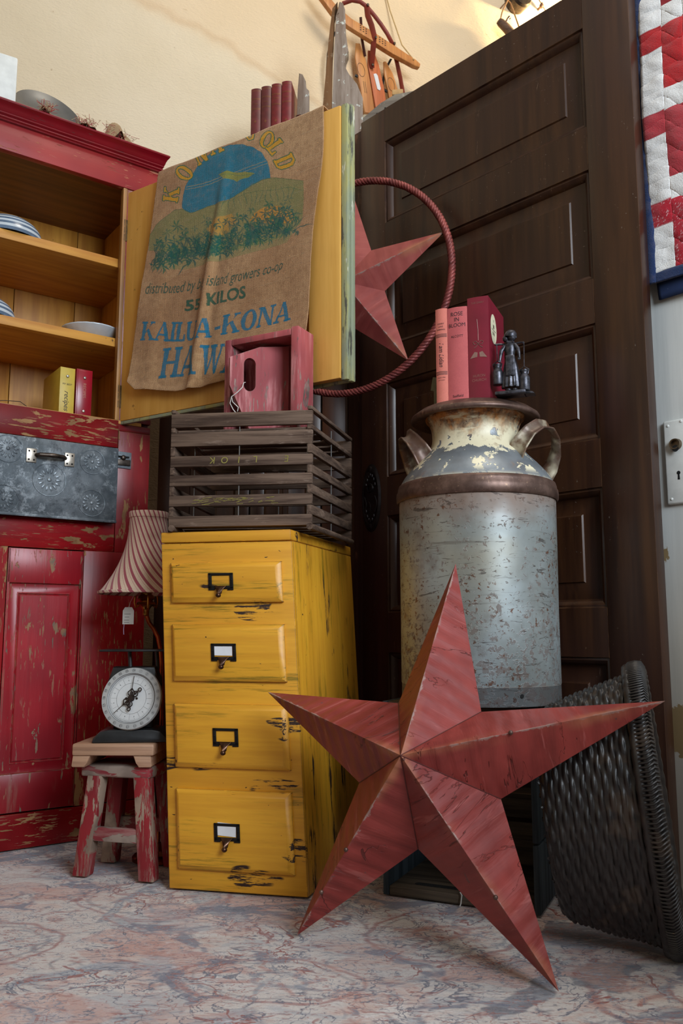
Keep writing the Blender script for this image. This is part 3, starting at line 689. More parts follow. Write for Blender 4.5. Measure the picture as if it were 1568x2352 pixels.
# ------------------------------------------------------------------ burlap coffee sack over the open door
def sack_canvas():
    c = Canvas(1320, 1960)
    TEAL, BLUE, DG, YE = (28, 92, 84), (10, 112, 146), (24, 84, 66), (200, 146, 34)
    # sun over the mountain
    c.poly([(365,650),(372,590),(390,520),(425,450),(470,385),(530,325),(600,280),(680,255),(760,248),(830,262),(885,300),(918,350),(935,410),(938,460),(880,475),(800,525),(700,582),(640,612),(540,642),(455,680),(420,690),(385,672)], (12, 112, 138), .95)
    c.stroke([(400, 520), (500, 500), (620, 460), (760, 405), (925, 345)], 3, (180, 150, 90), .8); c.stroke([(395, 535), (500, 515), (640, 470), (780, 420), (930, 362)], 3, (180, 150, 90), .7)
    c.poly([(610, 440), (660, 415), (720, 428), (790, 425), (840, 432), (800, 455), (745, 470), (725, 485), (700, 472), (640, 470)], (138, 138, 62), .95)
    c.stroke([(615, 445), (680, 440), (740, 450), (830, 436)], 3, (60, 110, 90), .7)
    # mountain slopes
    mt = [(160,835),(200,770),(260,715),(320,668),(370,660),(430,690),(480,668),(540,642),(600,628),(650,612),(700,582),(760,545),(820,505),(880,472),(950,458),(1050,465),(1150,480),(1155,560),(1150,700),(1135,760),(1050,830),(900,880),(700,930),(500,960),(300,950),(155,930)]
    c.poly(mt, (112, 122, 72), .72)
    c.poly([(830,690),(900,650),(1000,640),(1060,670),(1110,720),(1060,750),(960,760),(880,750),(800,740)], (204, 136, 44), .75); c.poly([(520,790),(600,720),(690,690),(720,740),(660,820),(560,850)], (198, 140, 50), .55)
    c.poly([(200,960),(420,900),(700,900),(1000,830),(1100,800),(1050,880),(700,980),(400,1050),(180,1060)], (120, 134, 84), .45)
    c.stroke(mt[:8]+[(600,628),(650,612),(700,582),(760,545),(820,505),(880,472),(950,458),(1050,465),(1150,480)], 4, (70, 96, 60), .7)
    R = random.Random(7)
    for k in range(14):
        x = 640+k*34; y = 560-k*5; pts = [(x+10*math.sin(j*1.1+k), y+j*24) for j in range(6)]; c.stroke(pts, 4, (48, 96, 78), .75, True)
    c.stroke([(600,640),(690,600),(780,560),(860,545),(960,540),(1060,520),(1150,540)], 3, (66, 100, 66), .7)
    # coffee plants
    for k in range(210):
        x = R.uniform(190, 1110); base = 1065-(x-190)*.27; y = base-R.uniform(0, 270)*(.5+.5*R.random())
        n = R.randint(4, 8); a0 = R.uniform(0, 2*PI); r = R.uniform(20, 52)
        dense = 1 if R.random() < .6 else .6
        for j in range(n):
            a = a0+j*2*PI/n+R.uniform(-.3, .3); q = [(x, y), (x+r*.5*math.cos(a)+R.uniform(-5, 5), y+r*.5*math.sin(a)), (x+r*math.cos(a+.25), y+r*math.sin(a+.25)+6)]
            c.stroke(q, R.uniform(6, 13), R.choice([(22, 84, 78), (30, 92, 80), (48, 100, 72)]), .85*dense, True)
    for k in range(95):
        x = R.uniform(180, 1120); base = 1085-(x-190)*.29; y = base-R.uniform(0, 60); pts = [(x, y)]; a = -PI/2+R.uniform(-.9, .9)
        for j in range(7): a += R.uniform(-.6, .6); pts.append((pts[-1][0]+22*math.cos(a), pts[-1][1]+22*math.sin(a)))
        c.stroke(pts, R.uniform(5, 9), R.choice([(26, 88, 80), (20, 76, 70)]), .8, True)
    for k in range(7): x = 160+k*8; 
    c.stroke([(155, 1075), (200, 1020), (230, 985), (265, 960)], 9, (26, 88, 80), .85, True); c.stroke([(340, 1095), (375, 1035), (420, 1010)], 9, (26, 88, 80), .85, True)
    # italic line of writing on a slightly rising base line
    def bl(x):
        X = 135+x
        Y = np.interp(X, [135, 330, 540, 740, 950, 1130], [1212, 1203, 1165, 1128, 1072, 1010]); return X, Y
    c.text('distributed by big island growers co-op', 73, None, None, (.30, -1.32), (22, 84, 72), .9, .004, path=lambda x: bl(x*.762))
    # 55 KILOS
    def seg(st, x0, y0, x1, y1, size, col, bold=.03, up=(.0, -1)):
        tv, _ = text_tris(st, 1.0, 'LEFT', bold); w = max(p[0] for p in tv)*size; d = Vector((x1-x0, y1-y0)); c.text(st, size, (x0, y0), (d.x/w, d.y/w), up, col, .92, bold)
    seg('55', 385, 1318, 505, 1308, 92, DG, .035, (.06, -1.0)); seg('KILOS', 535, 1290, 780, 1232, 96, DG, .035, (.06, -1.08))
    # heavy slab lettering
    def slab(ch):
        s = .21; P = []
        def st(x, w=s, sf=.07): P.append([(x, 0), (x+w, 0), (x+w, 1), (x, 1)]); P.append([(x-sf, 0), (x+w+sf, 0), (x+w+sf, .1), (x-sf, .1)]); P.append([(x-sf, .9), (x+w+sf, .9), (x+w+sf, 1), (x-sf, 1)])
        def sr(x0, x1, y): P.append([(x0, y), (x1, y), (x1, y+.1), (x0, y+.1)])
        if ch == 'K': st(.07); P.append([(.28, .36), (.62, .93), (.74, .93), (.28, .50)][::1]); P.append([(.36, .52), (.48, .66), (.84, .05), (.62, .05)]); sr(.55, .85, .9); sr(.55, .92, 0); w = .9
        elif ch == 'I': st(.07); w = .35
        elif ch == 'L': st(.07); P.append([(.28, 0), (.64, 0), (.64, .34), (.55, .34), (.50, .12), (.28, .12)]); w = .68
        elif ch == 'A': P.append([(.06, 0), (.17, 0), (.42, 1), (.36, 1)]); P.append([(.32, 1), (.52, 1), (.84, 0), (.60, 0)]); P.append([(.18, .26), (.66, .26), (.66, .37), (.2, .37)]); sr(-.02, .27, 0); sr(.52, .92, 0); w = .9
        elif ch == 'U': P.append([(.07, .28), (.28, .28), (.28, 1), (.07, 1)]); P.append([(.62, .28), (.72, .28), (.72, 1), (.62, 1)]); sr(0, .35, .9); sr(.54, .8, .9); P.append([(.07, .3), (.28, .3), (.30, .18), (.40, .11), (.52, .12), (.61, .2), (.62, .3), (.72, .3), (.71, .15), (.60, .03), (.42, -.02), (.22, .02), (.10, .13)]); w = .8
        elif ch == 'N': st(.08, .10, .07); P.append([(.08, 1), (.30, 1), (.80, 0), (.70, 0), (.58, .02)]); P.append([(.68, 0), (.78, 0), (.78, 1), (.68, 1)]); sr(.6, .86, .9); w = .88
        elif ch == 'H': st(.07); st(.62); P.append([(.28, .45), (.62, .45), (.62, .56), (.28, .56)]); w = .92
        elif ch == 'W': P.append([(.06, 1), (.28, 1), (.42, 0), (.34, 0)]); P.append([(.34, 0), (.42, 0), (.60, .9), (.52, .9)]); P.append([(.46, 1), (.68, 1), (.80, 0), (.72, 0)]); P.append([(.72, 0), (.80, 0), (1.0, 1), (.92, 1)]); sr(0, .34, .9); sr(.42, .74, .9); sr(.86, 1.08, .9); w = 1.08
        elif ch == '-': P.append([(.05, .34), (.38, .34), (.38, .48), (.05, .48)]); w = .43
        elif ch == 'O':
            P.append('O'); w = .86
        elif ch == 'D': st(.07); P.append([(.2, 0), (.5, 0), (.74, .2), (.78, .5), (.74, .8), (.5, 1), (.2, 1), (.2, .9), (.42, .9), (.54, .75), (.56, .5), (.54, .25), (.42, .1), (.2, .1)]); w = .85
        elif ch == 'G': P.append([(.8, .75), (.7, .95), (.45, 1.02), (.15, .85), (.04, .5), (.15, .15), (.45, -.02), (.8, .1), (.8, .45), (.5, .45), (.5, .36), (.62, .36), (.62, .14), (.45, .09), (.32, .2), (.27, .5), (.32, .8), (.45, .92), (.62, .85), (.72, .7)]); w = .88
        return P, w
    def put(ch, org, bx, up, col, a=.92, canvas=c):
        P, w = slab(ch); f = lambda p: (org[0]+bx[0]*p[0]+up[0]*p[1], org[1]+bx[1]*p[0]+up[1]*p[1])
        for q in P:
            if q == 'O':
                ring = []
                for k in range(41): an = 2*PI*k/40; ring.append((.43+.40*math.cos(an), .5+.52*math.sin(an)))
                for k in range(40, -1, -1): an = 2*PI*k/40; ring.append((.43+.19*math.cos(an), .5+.42*math.sin(an)))
                q = ring
            canvas.poly([f(p) for p in q], col, a)
    def word(st, xy, hgt, lean, base, wid, col):
        x = xy; 
        for i, ch in enumerate(st):
            P, w = slab(ch); X0 = x; X1 = x+w*wid; y0, y1 = base(X0), base(X1); put(ch, (X0, y0), (wid, (y1-y0)/w), (lean*hgt(X0), -hgt(X0)), col); x = X1
        return x
    word('KAILUA', 106, lambda X: 122+(X-100)*.012, .14, lambda X: 1515-max(0, X-430)*.20, 100, BLUE)
    word('-KONA', 566, lambda X: 130, .16, lambda X: 1492-(X-566)*.222, 127, BLUE)
    word('HAWAII', 215, lambda X: 195-(X-215)*.02, .18, lambda X: 1756-(X-215)*.085, 138, BLUE)
    # arched name in outlined yellow letters
    for ch, o_, bx, up in (('K', (338, 622), (18, -105), (-96, -14)), ('O', (395, 492), (70, -72), (-82, -58)), ('N', (475, 385), (80, -52), (-50, -96)), ('A', (560, 320), (90, -36), (-40, -100)),
                           ('G', (760, 220), (90, 10), (6, -105)), ('O', (858, 240), (84, 52), (52, -92)), ('L', (905, 268), (62, 78), (92, -66)), ('D', (955, 348), (44, 92), (118, -52))):
        for k in range(16):
            an = 2*PI*k/16; put(ch, (o_[0]+5*math.cos(an), o_[1]+5*math.sin(an)), bx, up, (44, 104, 74), 1)
        put(ch, o_, bx, up, YE, 1)
    return c
def make_sack():
    c = sack_canvas()
    Hm = [1624.8565, 83.3782, -174.921, -773.0578, -2140.5314, 4722.3601, -0.2282, 0.0591]
    s = np.linspace(0, 1, 400); t = np.linspace(-.14, 1, 640); S_, T_ = np.meshgrid(s, t)
    tt = np.clip(T_, 0, 1)
    uL = .153-.095*tt; uR = .750-.030*tt-.028*tt**2+.006*np.sin(tt*9)
    u = uL+(uR-uL)*S_
    zb = np.interp(S_[0], [0, .05, .12, .3, .42, .6, .8, 1], [1.300, 1.272, 1.266, 1.243, 1.238, 1.246, 1.25, 1.262])[None, :]
    z = 1.933-(1.933-zb)*tt
    # folds: one long ridge down the middle, softer ones beside it, curl at the free edges
    mid = .46-.06*tt
    d = .004+.013*np.exp(-((S_-mid)/.028)**2)*np.clip(tt*2.2, 0, 1)-.006*np.exp(-((S_-mid-.055)/.03)**2)*tt
    d += .004*tt*np.sin(S_*13+tt*2)+.0018*wob(S_*6, tt*6, 4, 4, 1.6)+.006*np.exp(-((S_-.12)/.05)**2)*tt
    d += .010*tt**3*np.exp(-((1-S_)/.08)**2)+.008*np.exp(-((1-tt)/.03)**2)*.6
    d = np.maximum(d, .003)+.0135
    # over the top of the door and down behind
    k = np.clip(-T_/.14, 0, 1)*.085
    over = np.clip(k/.055, 0, 1)
    yy = np.where(T_ < 0, -(.016)*(1-over)+.040*over, -d*1.0)
    yy = np.where((T_ >= 0) & (tt < .03), -(.016+(d-.016)*(tt/.03)), yy)
    zz = np.where(T_ < 0, 1.937-np.clip(k-.055, 0, 1)*1.0+.002*np.sin(S_*20), z+.004*np.clip(1-tt*30, 0, 1))
    P = np.stack([u, yy, zz], -1)
    w = Hm[6]*u+Hm[7]*z+1; X = (Hm[0]*u+Hm[1]*z+Hm[2])/w; Y = (Hm[3]*u+Hm[4]*z+Hm[5])/w
    col = c.sample(X+1.5*wob(X/60, Y/60, 2, 3, 3), Y+1.5*wob(X/60, Y/60, 8, 3, 3)); col[T_ < 0] = 0
    g = G('jute_burlap')
    at = g.attr('print')
    uvn = g.nd('ShaderNodeCombineXYZ')
    X_ = g.sep()
    wx = g.wave(85, 2.2, 2, 'X', dscale=1.2); wz = g.wave(85, 2.2, 2, 'Z', dscale=1.2)
    n = g.noise((60, 60, 60), 3, .6); big = g.noise(5, 4, .6)
    threads = g.mx(g.mul(g.step(g.noise((5, 5, 260), 3, .6), .62, .68), 1), g.step(g.noise((260, 5, 5), 3, .6), .64, .70))
    base = g.mix(g.step(big, .35, .7), (206, 166, 122), (184, 142, 102)); base = g.mix(g.step(n, .4, .7, 0, .4), base, (140, 100, 66))
    base = g.mix(g.mul(threads, .4), base, (208, 174, 128))
    weave = g.mul(wx, wz)
    base = g.mix(g.step(weave, .05, .5, .45, 0), base, (112, 78, 50))
    fa = g.mul(at.outputs['Alpha'], g.step(g.math('ADD', weave, g.mul(n, .7)), .16, .42, .62, 1.0))
    cc = g.mix(fa, base, at.outputs['Color'])
    g.fin(cc, .92, 0, g.math('ADD', weave, g.mul(threads, .5)), .6, .0022, spec=.15, sheen=.15)
    o = np_sheet('burlap_sack', P, col, g.m)
    o.matrix_world = CUP_M @ hinge_m
    o['label'] = 'brown burlap coffee sack with blue and green print draped over the open cupboard door'; o['category'] = 'sack'
    solidify(o, .0022)
CUP_M = T(-.806, 2.384, 0) @ Rz(math.radians(36))
make_sack()
# ------------------------------------------------------------------ yellow card-file cabinet
def yellow(name, grain, side=False):
    g = G(name)
    def sc(x, y): v = [y]*3; v[grain] = x; return tuple(v)
    n = g.noise(sc(3, 50), 5, .65); X = g.sep()
    c = g.mix(g.step(n, .3, .7), (222, 162, 44), (206, 144, 36))
    c = g.mix(g.step(g.noise(4, 3), .45, .7, 0, .5), c, (206, 142, 44))
    rub = g.mul(g.step(g.noise(sc(4, 70), 6, .75), .50, .64), g.step(g.noise(sc(3.2, 9), 3), .46 if not side else .38, .62))
    c = g.mix(g.mul(rub, .8), c, (112, 98, 20))
    dk = g.mul(g.step(g.noise(sc(8, 90), 5, .75), .50, .54), g.step(g.noise(sc(5, 15), 2, .5), .64 if not side else .58, .66 if not side else .62))
    e = g.mul(g.edge(.0045, .02, .12), g.step(g.noise(sc(14, 26), 5, .75), .40, .44))
    nicks = g.step(g.noise(sc(60, 150), 2, .5), .755, .765)
    m = g.mx(g.mx(dk, e), nicks)
    c = g.mix(m, c, (44, 24, 16))
    return g.fin(c, g.step(m, 0, 1, .42, .7), 0, g.math('SUBTRACT', g.mul(n, .6), m), .4, .001)
M_yh = yellow('yellow_paint_rubbed_level', 0); M_yv = yellow('yellow_paint_rubbed_upright', 2, True)
M_blk = plain('black_painted_metal', (26, 25, 26), .45, .5, .2, 80)
M_bronze = plain('dark_bronze_pull', (92, 66, 52), .28, .9, .35, 60)
M_card = plain('white_card', (226, 228, 232), .8, 0, .04)
t = thing('file_cabinet', 'leaning narrow mustard yellow four-drawer card file cabinet with rubbed paint', 'cabinet', (-.386, 2.001, 0), math.atan2(-.215, .977))
SHR = Matrix(((1, .11, -.056, 0), (0, 1, 0, 0), (0, 0, 1, 0), (0, 0, 0, 1)))
def Y(name, b, m, parent, **k): b.xf(SHR); return obj(name, b, m, parent, **k)
b = B(); b.box(0, .321, 0, .012, 0, .776, bev=.002); Y('front_frame', b, M_yh, t)
b = B(); b.box(0, .321, -.002, .44, .7775, .803, bev=.003); Y('top_board', b, M_yh, t)
b = B(); b.box(.306, .3205, .0125, .438, 0, .777, bev=.0015); Y('side_board', b, M_yv, t)
b = B(); b.box(.0005, .014, .0125, .438, 0, .777, bev=.0015); Y('side_board', b, M_yv, t)
b = B(); b.box(.014, .306, .425, .438, 0.0, .777); Y('back_board', b, M_yv, t)
for k, (z0, z1, hu, hz_, crd) in enumerate(((.636, .729, .155, .685, 0), (.457, .586, .156, .524, 1), (.265, .406, .154, .336, 0), (.045, .218, .150, .131, 2))):
    b = B(); x0, x1 = .026, .297
    P = [(0, 0), (.0, -.006), (.009, -.014), (.30, -.014)]
    rings = [[b.bm.verts.new(p) for p in ((x0+i, d, z0+i), (x1-i, d, z0+i), (x1-i, d, z1-i), (x0+i, d, z1-i))] for i, d in ((0, .0), (0, -.007), (.011, -.0165), (.0125, -.017))]
    for p, q in zip(rings, rings[1:]):
        for i in range(4): b.face([p[i], p[(i+1) % 4], q[(i+1) % 4], q[i]])
    b.face(rings[-1])
    dr = Y('drawer', b, M_yh, t)
    b = B(); w, h, yy = .030, .0185, -.0173
    for (a0, a1, c0, c1) in ((-w, w, h-.006, h), (-w, w, -h+.0, -h+.0075), (-w, -w+.008, -h, h), (w-.008, w, -h, h)): b.box(hu+a0, hu+a1, yy-.0025, yy, hz_+c0, hz_+c1, bev=.0008)
    for sg in (-1, 1): b.box(hu+sg*(w-.007)-.007, hu+sg*(w-.007)+.007, yy-.0025, yy, hz_-h-.003, hz_-h+.003, bev=.0008); b.sphere((hu+sg*(w-.004), yy-.0028, hz_+.002), (.0022, .0012, .0022), 8)
    lh = Y('label_holder', b, M_blk, dr, label='black metal label holder')
    b = B(); a = b.mark()                                   # finger pull hanging below the frame
    prof = [(-.013, 0, 0, .003), (-.006, -.004, -.001, .006), (0, -.010, -.006, .0075), (.0, -.016, -.013, .006)]
    b.grid(lambda i, j: ((i-.5)*2*(.015*(1-j)+.006*j)*(1-.25*math.sin(PI*j)), -.002-.017*math.sin(j*PI*.5)*(1-.55*abs(i-.5)*2)-.002, -.001-.024*j*(1-.25*abs(i-.5)*2)), 12, 12)
    b.sphere((0, -.016, -.023), (.0062, .006, .0055), 12)
    b.xf(T(hu, yy, hz_-h+.008), a)
    o = Y('pull', b, M_bronze, lh, label='bronze finger pull'); m = o.modifiers.new('t', 'SOLIDIFY'); m.thickness = .0016
    if crd:
        b = B(); a = b.mark(); b.box(-.0215, .0215, -.0006, .0006, -.0105, .0125 if crd == 1 else .017)
        b.xf(T(hu-.001, yy-.0004, hz_+.002) @ Ry(.06 if crd == 2 else .015), a); Y('label_card', b, M_card, lh, label='blank white card')

# ------------------------------------------------------------------ slatted crate on the cabinet
def oldwood(name, grain, k=1.0):
    return wood(name, (112*k, 92*k, 78*k), (66*k, 51*k, 43*k), grain, .85, 1.8, light=(146*k, 126*k, 112*k), bs=.8, spec=.2)
M_sl = oldwood('weathered_slat', 0); M_sld = oldwood('weathered_slat_depth', 1); M_wire = plain('dull_wire', (120, 118, 116), .5, .8, .1)
CR = T(-.411, 1.999, .8035) @ Rz(-.1283)
t = thing('slatted_crate', 'weathered brown slatted wooden egg crate on top of the yellow cabinet', 'crate'); t.matrix_world = CR
CS = lambda v: (v[0]+.15*v[1]*v[0]/.342, v[1], v[2])
def C_(name, b, m, parent=None, **k):
    for v in b.bm.verts: v.co = CS(v.co)
    return obj(name, b, m, parent or t, **k)
chalk = plain('yellow_chalk', (150, 140, 70), .9)
R = random.Random(3)
zf = [.0105, .060, .109, .156, .2055, .2525]; CL, CD, ct = .344, .355, .011
for k, z in enumerate(zf):
    h = .026 if k < 4 else .034
    for y in (0, CD-ct):
        b = B(); a = b.mark(); b.box(0, CL, y, y+ct, z, z+h, bev=.0018); b.xf(Ry(R.uniform(-.004, .004)), a)
        s_ = C_('slat', b, M_sl)
        if y == 0 and k == 3:
            b = B(); f = lambda x, y_: (.20-x, -.0006, z+.021-y_)
            for st, x in (('E', -.085), ('L', -.01), ('I', .03), ('O', .065), ('K', .095)): b = B(); b.text(st, .022, lambda X, Y_, x=x: (.20-x-X, -.0006, z+.021-Y_), shear=.1); C_('chalk_letter', b, chalk, s_, normals=False)
        if y == 0 and k == 1:
            b = B()
            for q in range(46):
                x = R.uniform(.05, .25); zz = z+R.uniform(.003, .02); b.tube([(x, -.0004, zz), (x+R.uniform(.006, .02), -.0004, zz+R.uniform(-.003, .004))], .0006, 4)
            C_('chalk_mark', b, chalk, s_)
for k in range(5):
    z = zf[k]+(.026 if k < 4 else .034); z1 = zf[k+1]
    for x in (0, CL-ct):
        b = B(); b.box(x, x+ct, .0005, CD-.0005, z+.0005, z1-.0005, bev=.0018); C_('slat', b, M_sld)
        for y in (.0012,):                                   # spacer blocks at the corners are the slat ends
            pass
b = B(); b.box(CL-ct, CL+.001, -.002, CD, .2870, .2960, bev=.002); C_('top_rail', b, M_sld)
b = B(); b.box(0, ct, -.002, CD, .2870, .2960, bev=.002); C_('top_rail', b, M_sld)
for x in (.009, CL-.003):
    b = B(); b.tube([(x, -.004, .0078), (x, CD*.5, .0084), (x, CD, .0078)], .0078, 12); C_('runner', b, M_sld)
for x in (.008, .168, CL-.012):
    for y in (ct*.5, CD-ct*.5):
        b = B(); b.tube([(x, y, .015), (x, y, .275)], .0014, 6); C_('rod', b, M_wire)
for x in (ct*.5, CL-ct*.5):
    b = B(); b.tube([(x, CD*.5, .015), (x, CD*.5, .275)], .0014, 6); C_('rod', b, M_wire)
b = B()
for k in range(5): b.box(.014, CL-.013, .02+k*.066, .02+k*.066+.045, .2405, .2450, bev=.001)
b.tube([(.015, .014, .244), (CL-.015, .014, .244)], .004, 8)
C_('inner_lid', b, M_sl)
b = B()
for k in range(6): b.box(.014, CL-.013, .013+k*.056, .013+k*.056+.038, .012, .018, bev=.001)
C_('bottom_boards', b, M_sl)

# ------------------------------------------------------------------ pink tool carrier standing on its end
M_pink = paint('faded_pink_red_paint', (176, 84, 86), (128, 54, 60), (150, 120, 112), (96, 78, 74), 2, .75, .655, .66, .8, rub=(212, 146, 146), rubt=.40, er=.003)
t = thing('tool_carrier', 'faded pink wooden tool carrier with a slotted handle board, standing on end in the crate', 'box')
t.matrix_world = T(-.300, 2.103, 1.0495) @ Rz(math.atan2(-.10, .192))
W_, D_, H_ = .2165, .078, .262
for a in ((0, .019, 0, D_, 0, H_), (W_-.019, W_+.002, 0, D_, 0, H_+.004)):
    b = B(); b.box(*a, bev=.003); obj('side', b, M_pink, t)
for a in ((.0193, W_-.0193, 0.001, D_, 0, .016), (.0193, W_-.0193, .001, D_, H_-.017, H_)):
    b = B(); b.box(*a, bev=.003); obj('end', b, M_pink, t)
b = B(); b.box(.0195, W_-.0195, D_-.010, D_-.001, .0165, H_-.0175); obj('tray_bottom', b, M_pink, t)
b = B()
out = [(0, .200), (0, .128), (.050, .018), (.150, .018), (.150, .240), (.075, .232)]
hole = [(.060+.016*math.cos(a)*1.0, .172+(.028 if math.sin(a) > 0 else -.028)+.016*math.sin(a)) for a in [2*PI*k/24 for k in range(24)]]
def ringpts(o, n=48):
    L_ = []; m = len(o); per = [math.dist(o[i], o[(i+1) % m]) for i in range(m)]; tot = sum(per)
    for k in range(n):
        d = tot*k/n; i = 0
        while d > per[i]: d -= per[i]; i += 1
        q = d/per[i]; L_.append((o[i][0]*(1-q)+o[(i+1) % m][0]*q, o[i][1]*(1-q)+o[(i+1) % m][1]*q))
    return L_
ci = (.050, .158)
ho = []
for k in range(48):
    a = 2*PI*k/48; ho.append((ci[0]+.015*math.cos(a), ci[1]+(.026 if math.sin(a) > 0 else -.026)+.017*math.sin(a)))
rp = ringpts(out, 96); rp = [min(rp, key=lambda p, a=2*PI*k/48: abs(math.atan2(math.sin(math.atan2(p[1]-ci[1], p[0]-ci[0])-a), math.cos(math.atan2(p[1]-ci[1], p[0]-ci[0])-a)))) for k in range(48)]
for cnr in out:                                            # keep the corners crisp
    i = min(range(48), key=lambda k: math.dist(rp[k], cnr)); rp[i] = cnr
th = .016
vs = [[b.bm.verts.new((d, y, z)) for d, z in ring] for ring, y in ((rp, 0), (ho, 0), (ho, th), (rp, th))]
for p, q in ((0, 1), (1, 2), (2, 3), (3, 0)):
    for k in range(48): b.face([vs[p][k], vs[p][(k+1) % 48], vs[q][(k+1) % 48], vs[q][k]])
b.xf(T(.040, -.034, 0) @ Rz(math.atan2(.100, .107)) @ T(0, -.008, 0))
hb = obj('handle_board', b, M_pink, t, smooth=30)
b = B(); b.tube([(.072, -.010, .138), (.078, -.026, .132), (.080, -.034, .118), (.070, -.042, .104), (.056, -.046, .094), (.052, -.046, .078), (.060, -.044, .062), (.068, -.042, .052)], .0012, 8); b.tube([(.056, -.046, .094), (.060, -.046, .080), (.074, -.042, .066), (.072, -.042, .056)], .0012, 8)
M_string = plain('white_string', (214, 210, 204), .8)
obj('string', b, M_string, t, label='loop of white string')

# ------------------------------------------------------------------ table lamp behind the cabinet
t = thing('floor_lamp', 'brass lamp with a red and cream striped bell shade between cupboard and yellow cabinet', 'lamp', (-.515, 2.25, 0))
def stripes():
    g = G('twisted_ticking_stripe'); X = g.sep(); an = g.math('ARCTAN2', X[1], X[0])
    zr = g.step(X[2], .66, .885, 0, 1, False); sw = g.math('POWER', zr, 1.6)
    ph = g.math('ADD', g.mul(an, 26/(2*PI)), g.mul(zr, 7.2)); fr = g.math('FRACT', ph)
    a = g.step(g.math('ABSOLUTE', g.math('SUBTRACT', fr, .5)), .17, .19)
    thin = g.mul(g.step(g.math('ABSOLUTE', g.math('SUBTRACT', fr, .10)), .02, .035, 1, 0), 1)
    c = g.mix(a, (150, 66, 78), (206, 182, 158)); c = g.mix(g.mul(thin, .7), c, (168, 98, 100))
    w = g.noise((400, 400, 400), 2)
    c = g.mix(g.step(w, .3, .7, 0, .18), c, (120, 80, 80))
    return g.fin(c, .85, 0, w, .25, .0006, sheen=.2)
b = B(); prof = []
for k in range(29):
    q = k/28; r = .0495+.0745*(1-q)**2.6+.006*math.sin(q*PI)*(1-q); prof.append((r, .668+.205*q))
b.lathe(prof, 96); obj('lamp_shade', b, stripes(), t)
b = B(); b.lathe([(.0498, .868), (.0515, .869), (.0520, .882), (.0510, .885), (.0490, .884)], 96)
for k in range(96): pass
obj('shade_trim', b, stripes(), t)
b = B(); b.lathe([(.1235, .6665), (.1252, .668), (.1250, .6735), (.1215, .6745)], 96); obj('shade_trim', b, stripes(), t)
M_copper = plain('aged_copper', (176, 92, 52), .22, 1.0, .35, 25); M_brass = plain('polished_brass', (186, 138, 72), .22, 1.0, .3, 25)
b = B(); b.tube([(.0, 0, .648), (.001, 0, .63), (.003, 0, .61), (.010, 0, .592), (.022, 0, .577), (.034, 0, .555), (.041, 0, .525), (.045, 0, .49), (.048, 0, .45), (.050, 0, .40), (.050, 0, .30), (.05, 0, .12), (.05, 0, .03)], .0055, 14)
obj('stem', b, M_copper, t)
b = B()
b.lathe([(0, .700), (.012, .700), (.014, .690), (.014, .668), (.020, .662), (.022, .655), (.016, .650), (.024, .645), (.026, .640), (.014, .634), (.009, .626), (.0085, .612), (.006, .61)], 28)
for k in range(4):
    a = k*PI/2+.4; b.tube([(.014*math.cos(a), .014*math.sin(a), .640), (.027*math.cos(a), .027*math.sin(a), .632), (.030*math.cos(a), .030*math.sin(a), .645), (.028*math.cos(a), .028*math.sin(a), .662)], .0025, 8)
    b.tube([(.014*math.cos(a), .014*math.sin(a), .69), (.05*math.cos(a), .05*math.sin(a), .88)], .0013, 6)
obj('socket', b, M_brass, t)
b = B(); b.lathe([(0, .012), (.06, .012), (.064, .008), (.064, .0), (0, 0)], 40, (.05, 0, 0)); b.lathe([(.03, .012), (.012, .02), (.007, .04)], 30, (.05, 0, 0)); obj('lamp_base', b, M_copper, t)
t = thing('price_tag', 'white hang tag on a thread below the striped lamp shade', 'tag', (-.552, 2.215, .60))
def tagmat(): return plain('tag_paper', (206, 202, 196), .8, 0, .05)
b = B(); b.prism([(-.0145, -.012), (.0145, -.012), (.0145, .023), (.009, .032), (-.009, .032), (-.0145, .023)], -.0003, .0003, lambda x, z, d: (x, d, z))
for z, w, s in ((.014, .020, 'HANDMADE'), (.006, .018, 'lamp'), (-.002, .021, 'copper shade'), (-.008, .020, 'as found')):
    b.box(-w*.5, w*.5*(.6+.4*math.sin(z*900)), -.0006, -.0004, z, z+.0011, 1)
obj('paper', b, [tagmat(), plain('grey_ink', (96, 92, 92), .8)], t)
b = B(); b.tube([(0, 0, .028), (.004, .0, .045), (.012, .006, .064)], .0006, 5); obj('thread', b, M_string, t)
b = B(); b.tube([(-.010, 0, -.012), (-.011, 0, -.026), (-.010, 0, -.038)], .0011, 5); obj('tassel', b, plain('pink_thread', (180, 150, 180), .8), t)

# ------------------------------------------------------------------ stool, board and dial scale
M_stool = paint('worn_red_stool_paint', (152, 30, 38), (120, 22, 30), (150, 128, 110), (120, 100, 86), 2, .75, .57, .60, .9, rub=(150, 110, 104), rubt=.45)
M_stool_h = paint('worn_red_stool_top_paint', (150, 50, 56), (120, 40, 46), (146, 130, 118), (120, 104, 94), 0, .8, .56, .60, .9, rub=(150, 112, 106), rubt=.42)
t = thing('stool', 'small worn red wooden stool standing on the rug by the yellow cabinet', 'stool', (-.530, 2.115, 0), -.26)
b = B(); b.box(-.090, .092, -.035, .125, .226, .254, bev=.006, seg=3)
for v in b.bm.verts:
    if v.co.z > .24: v.co.z += .006*(abs(v.co.x)/.08)**2*0-.004*math.exp(-(v.co.x/.05)**2)
    v.co.y -= .006*math.cos(v.co.x/.08*1.4) if v.co.y < 0 else 0
obj('seat', b, M_stool_h, t)
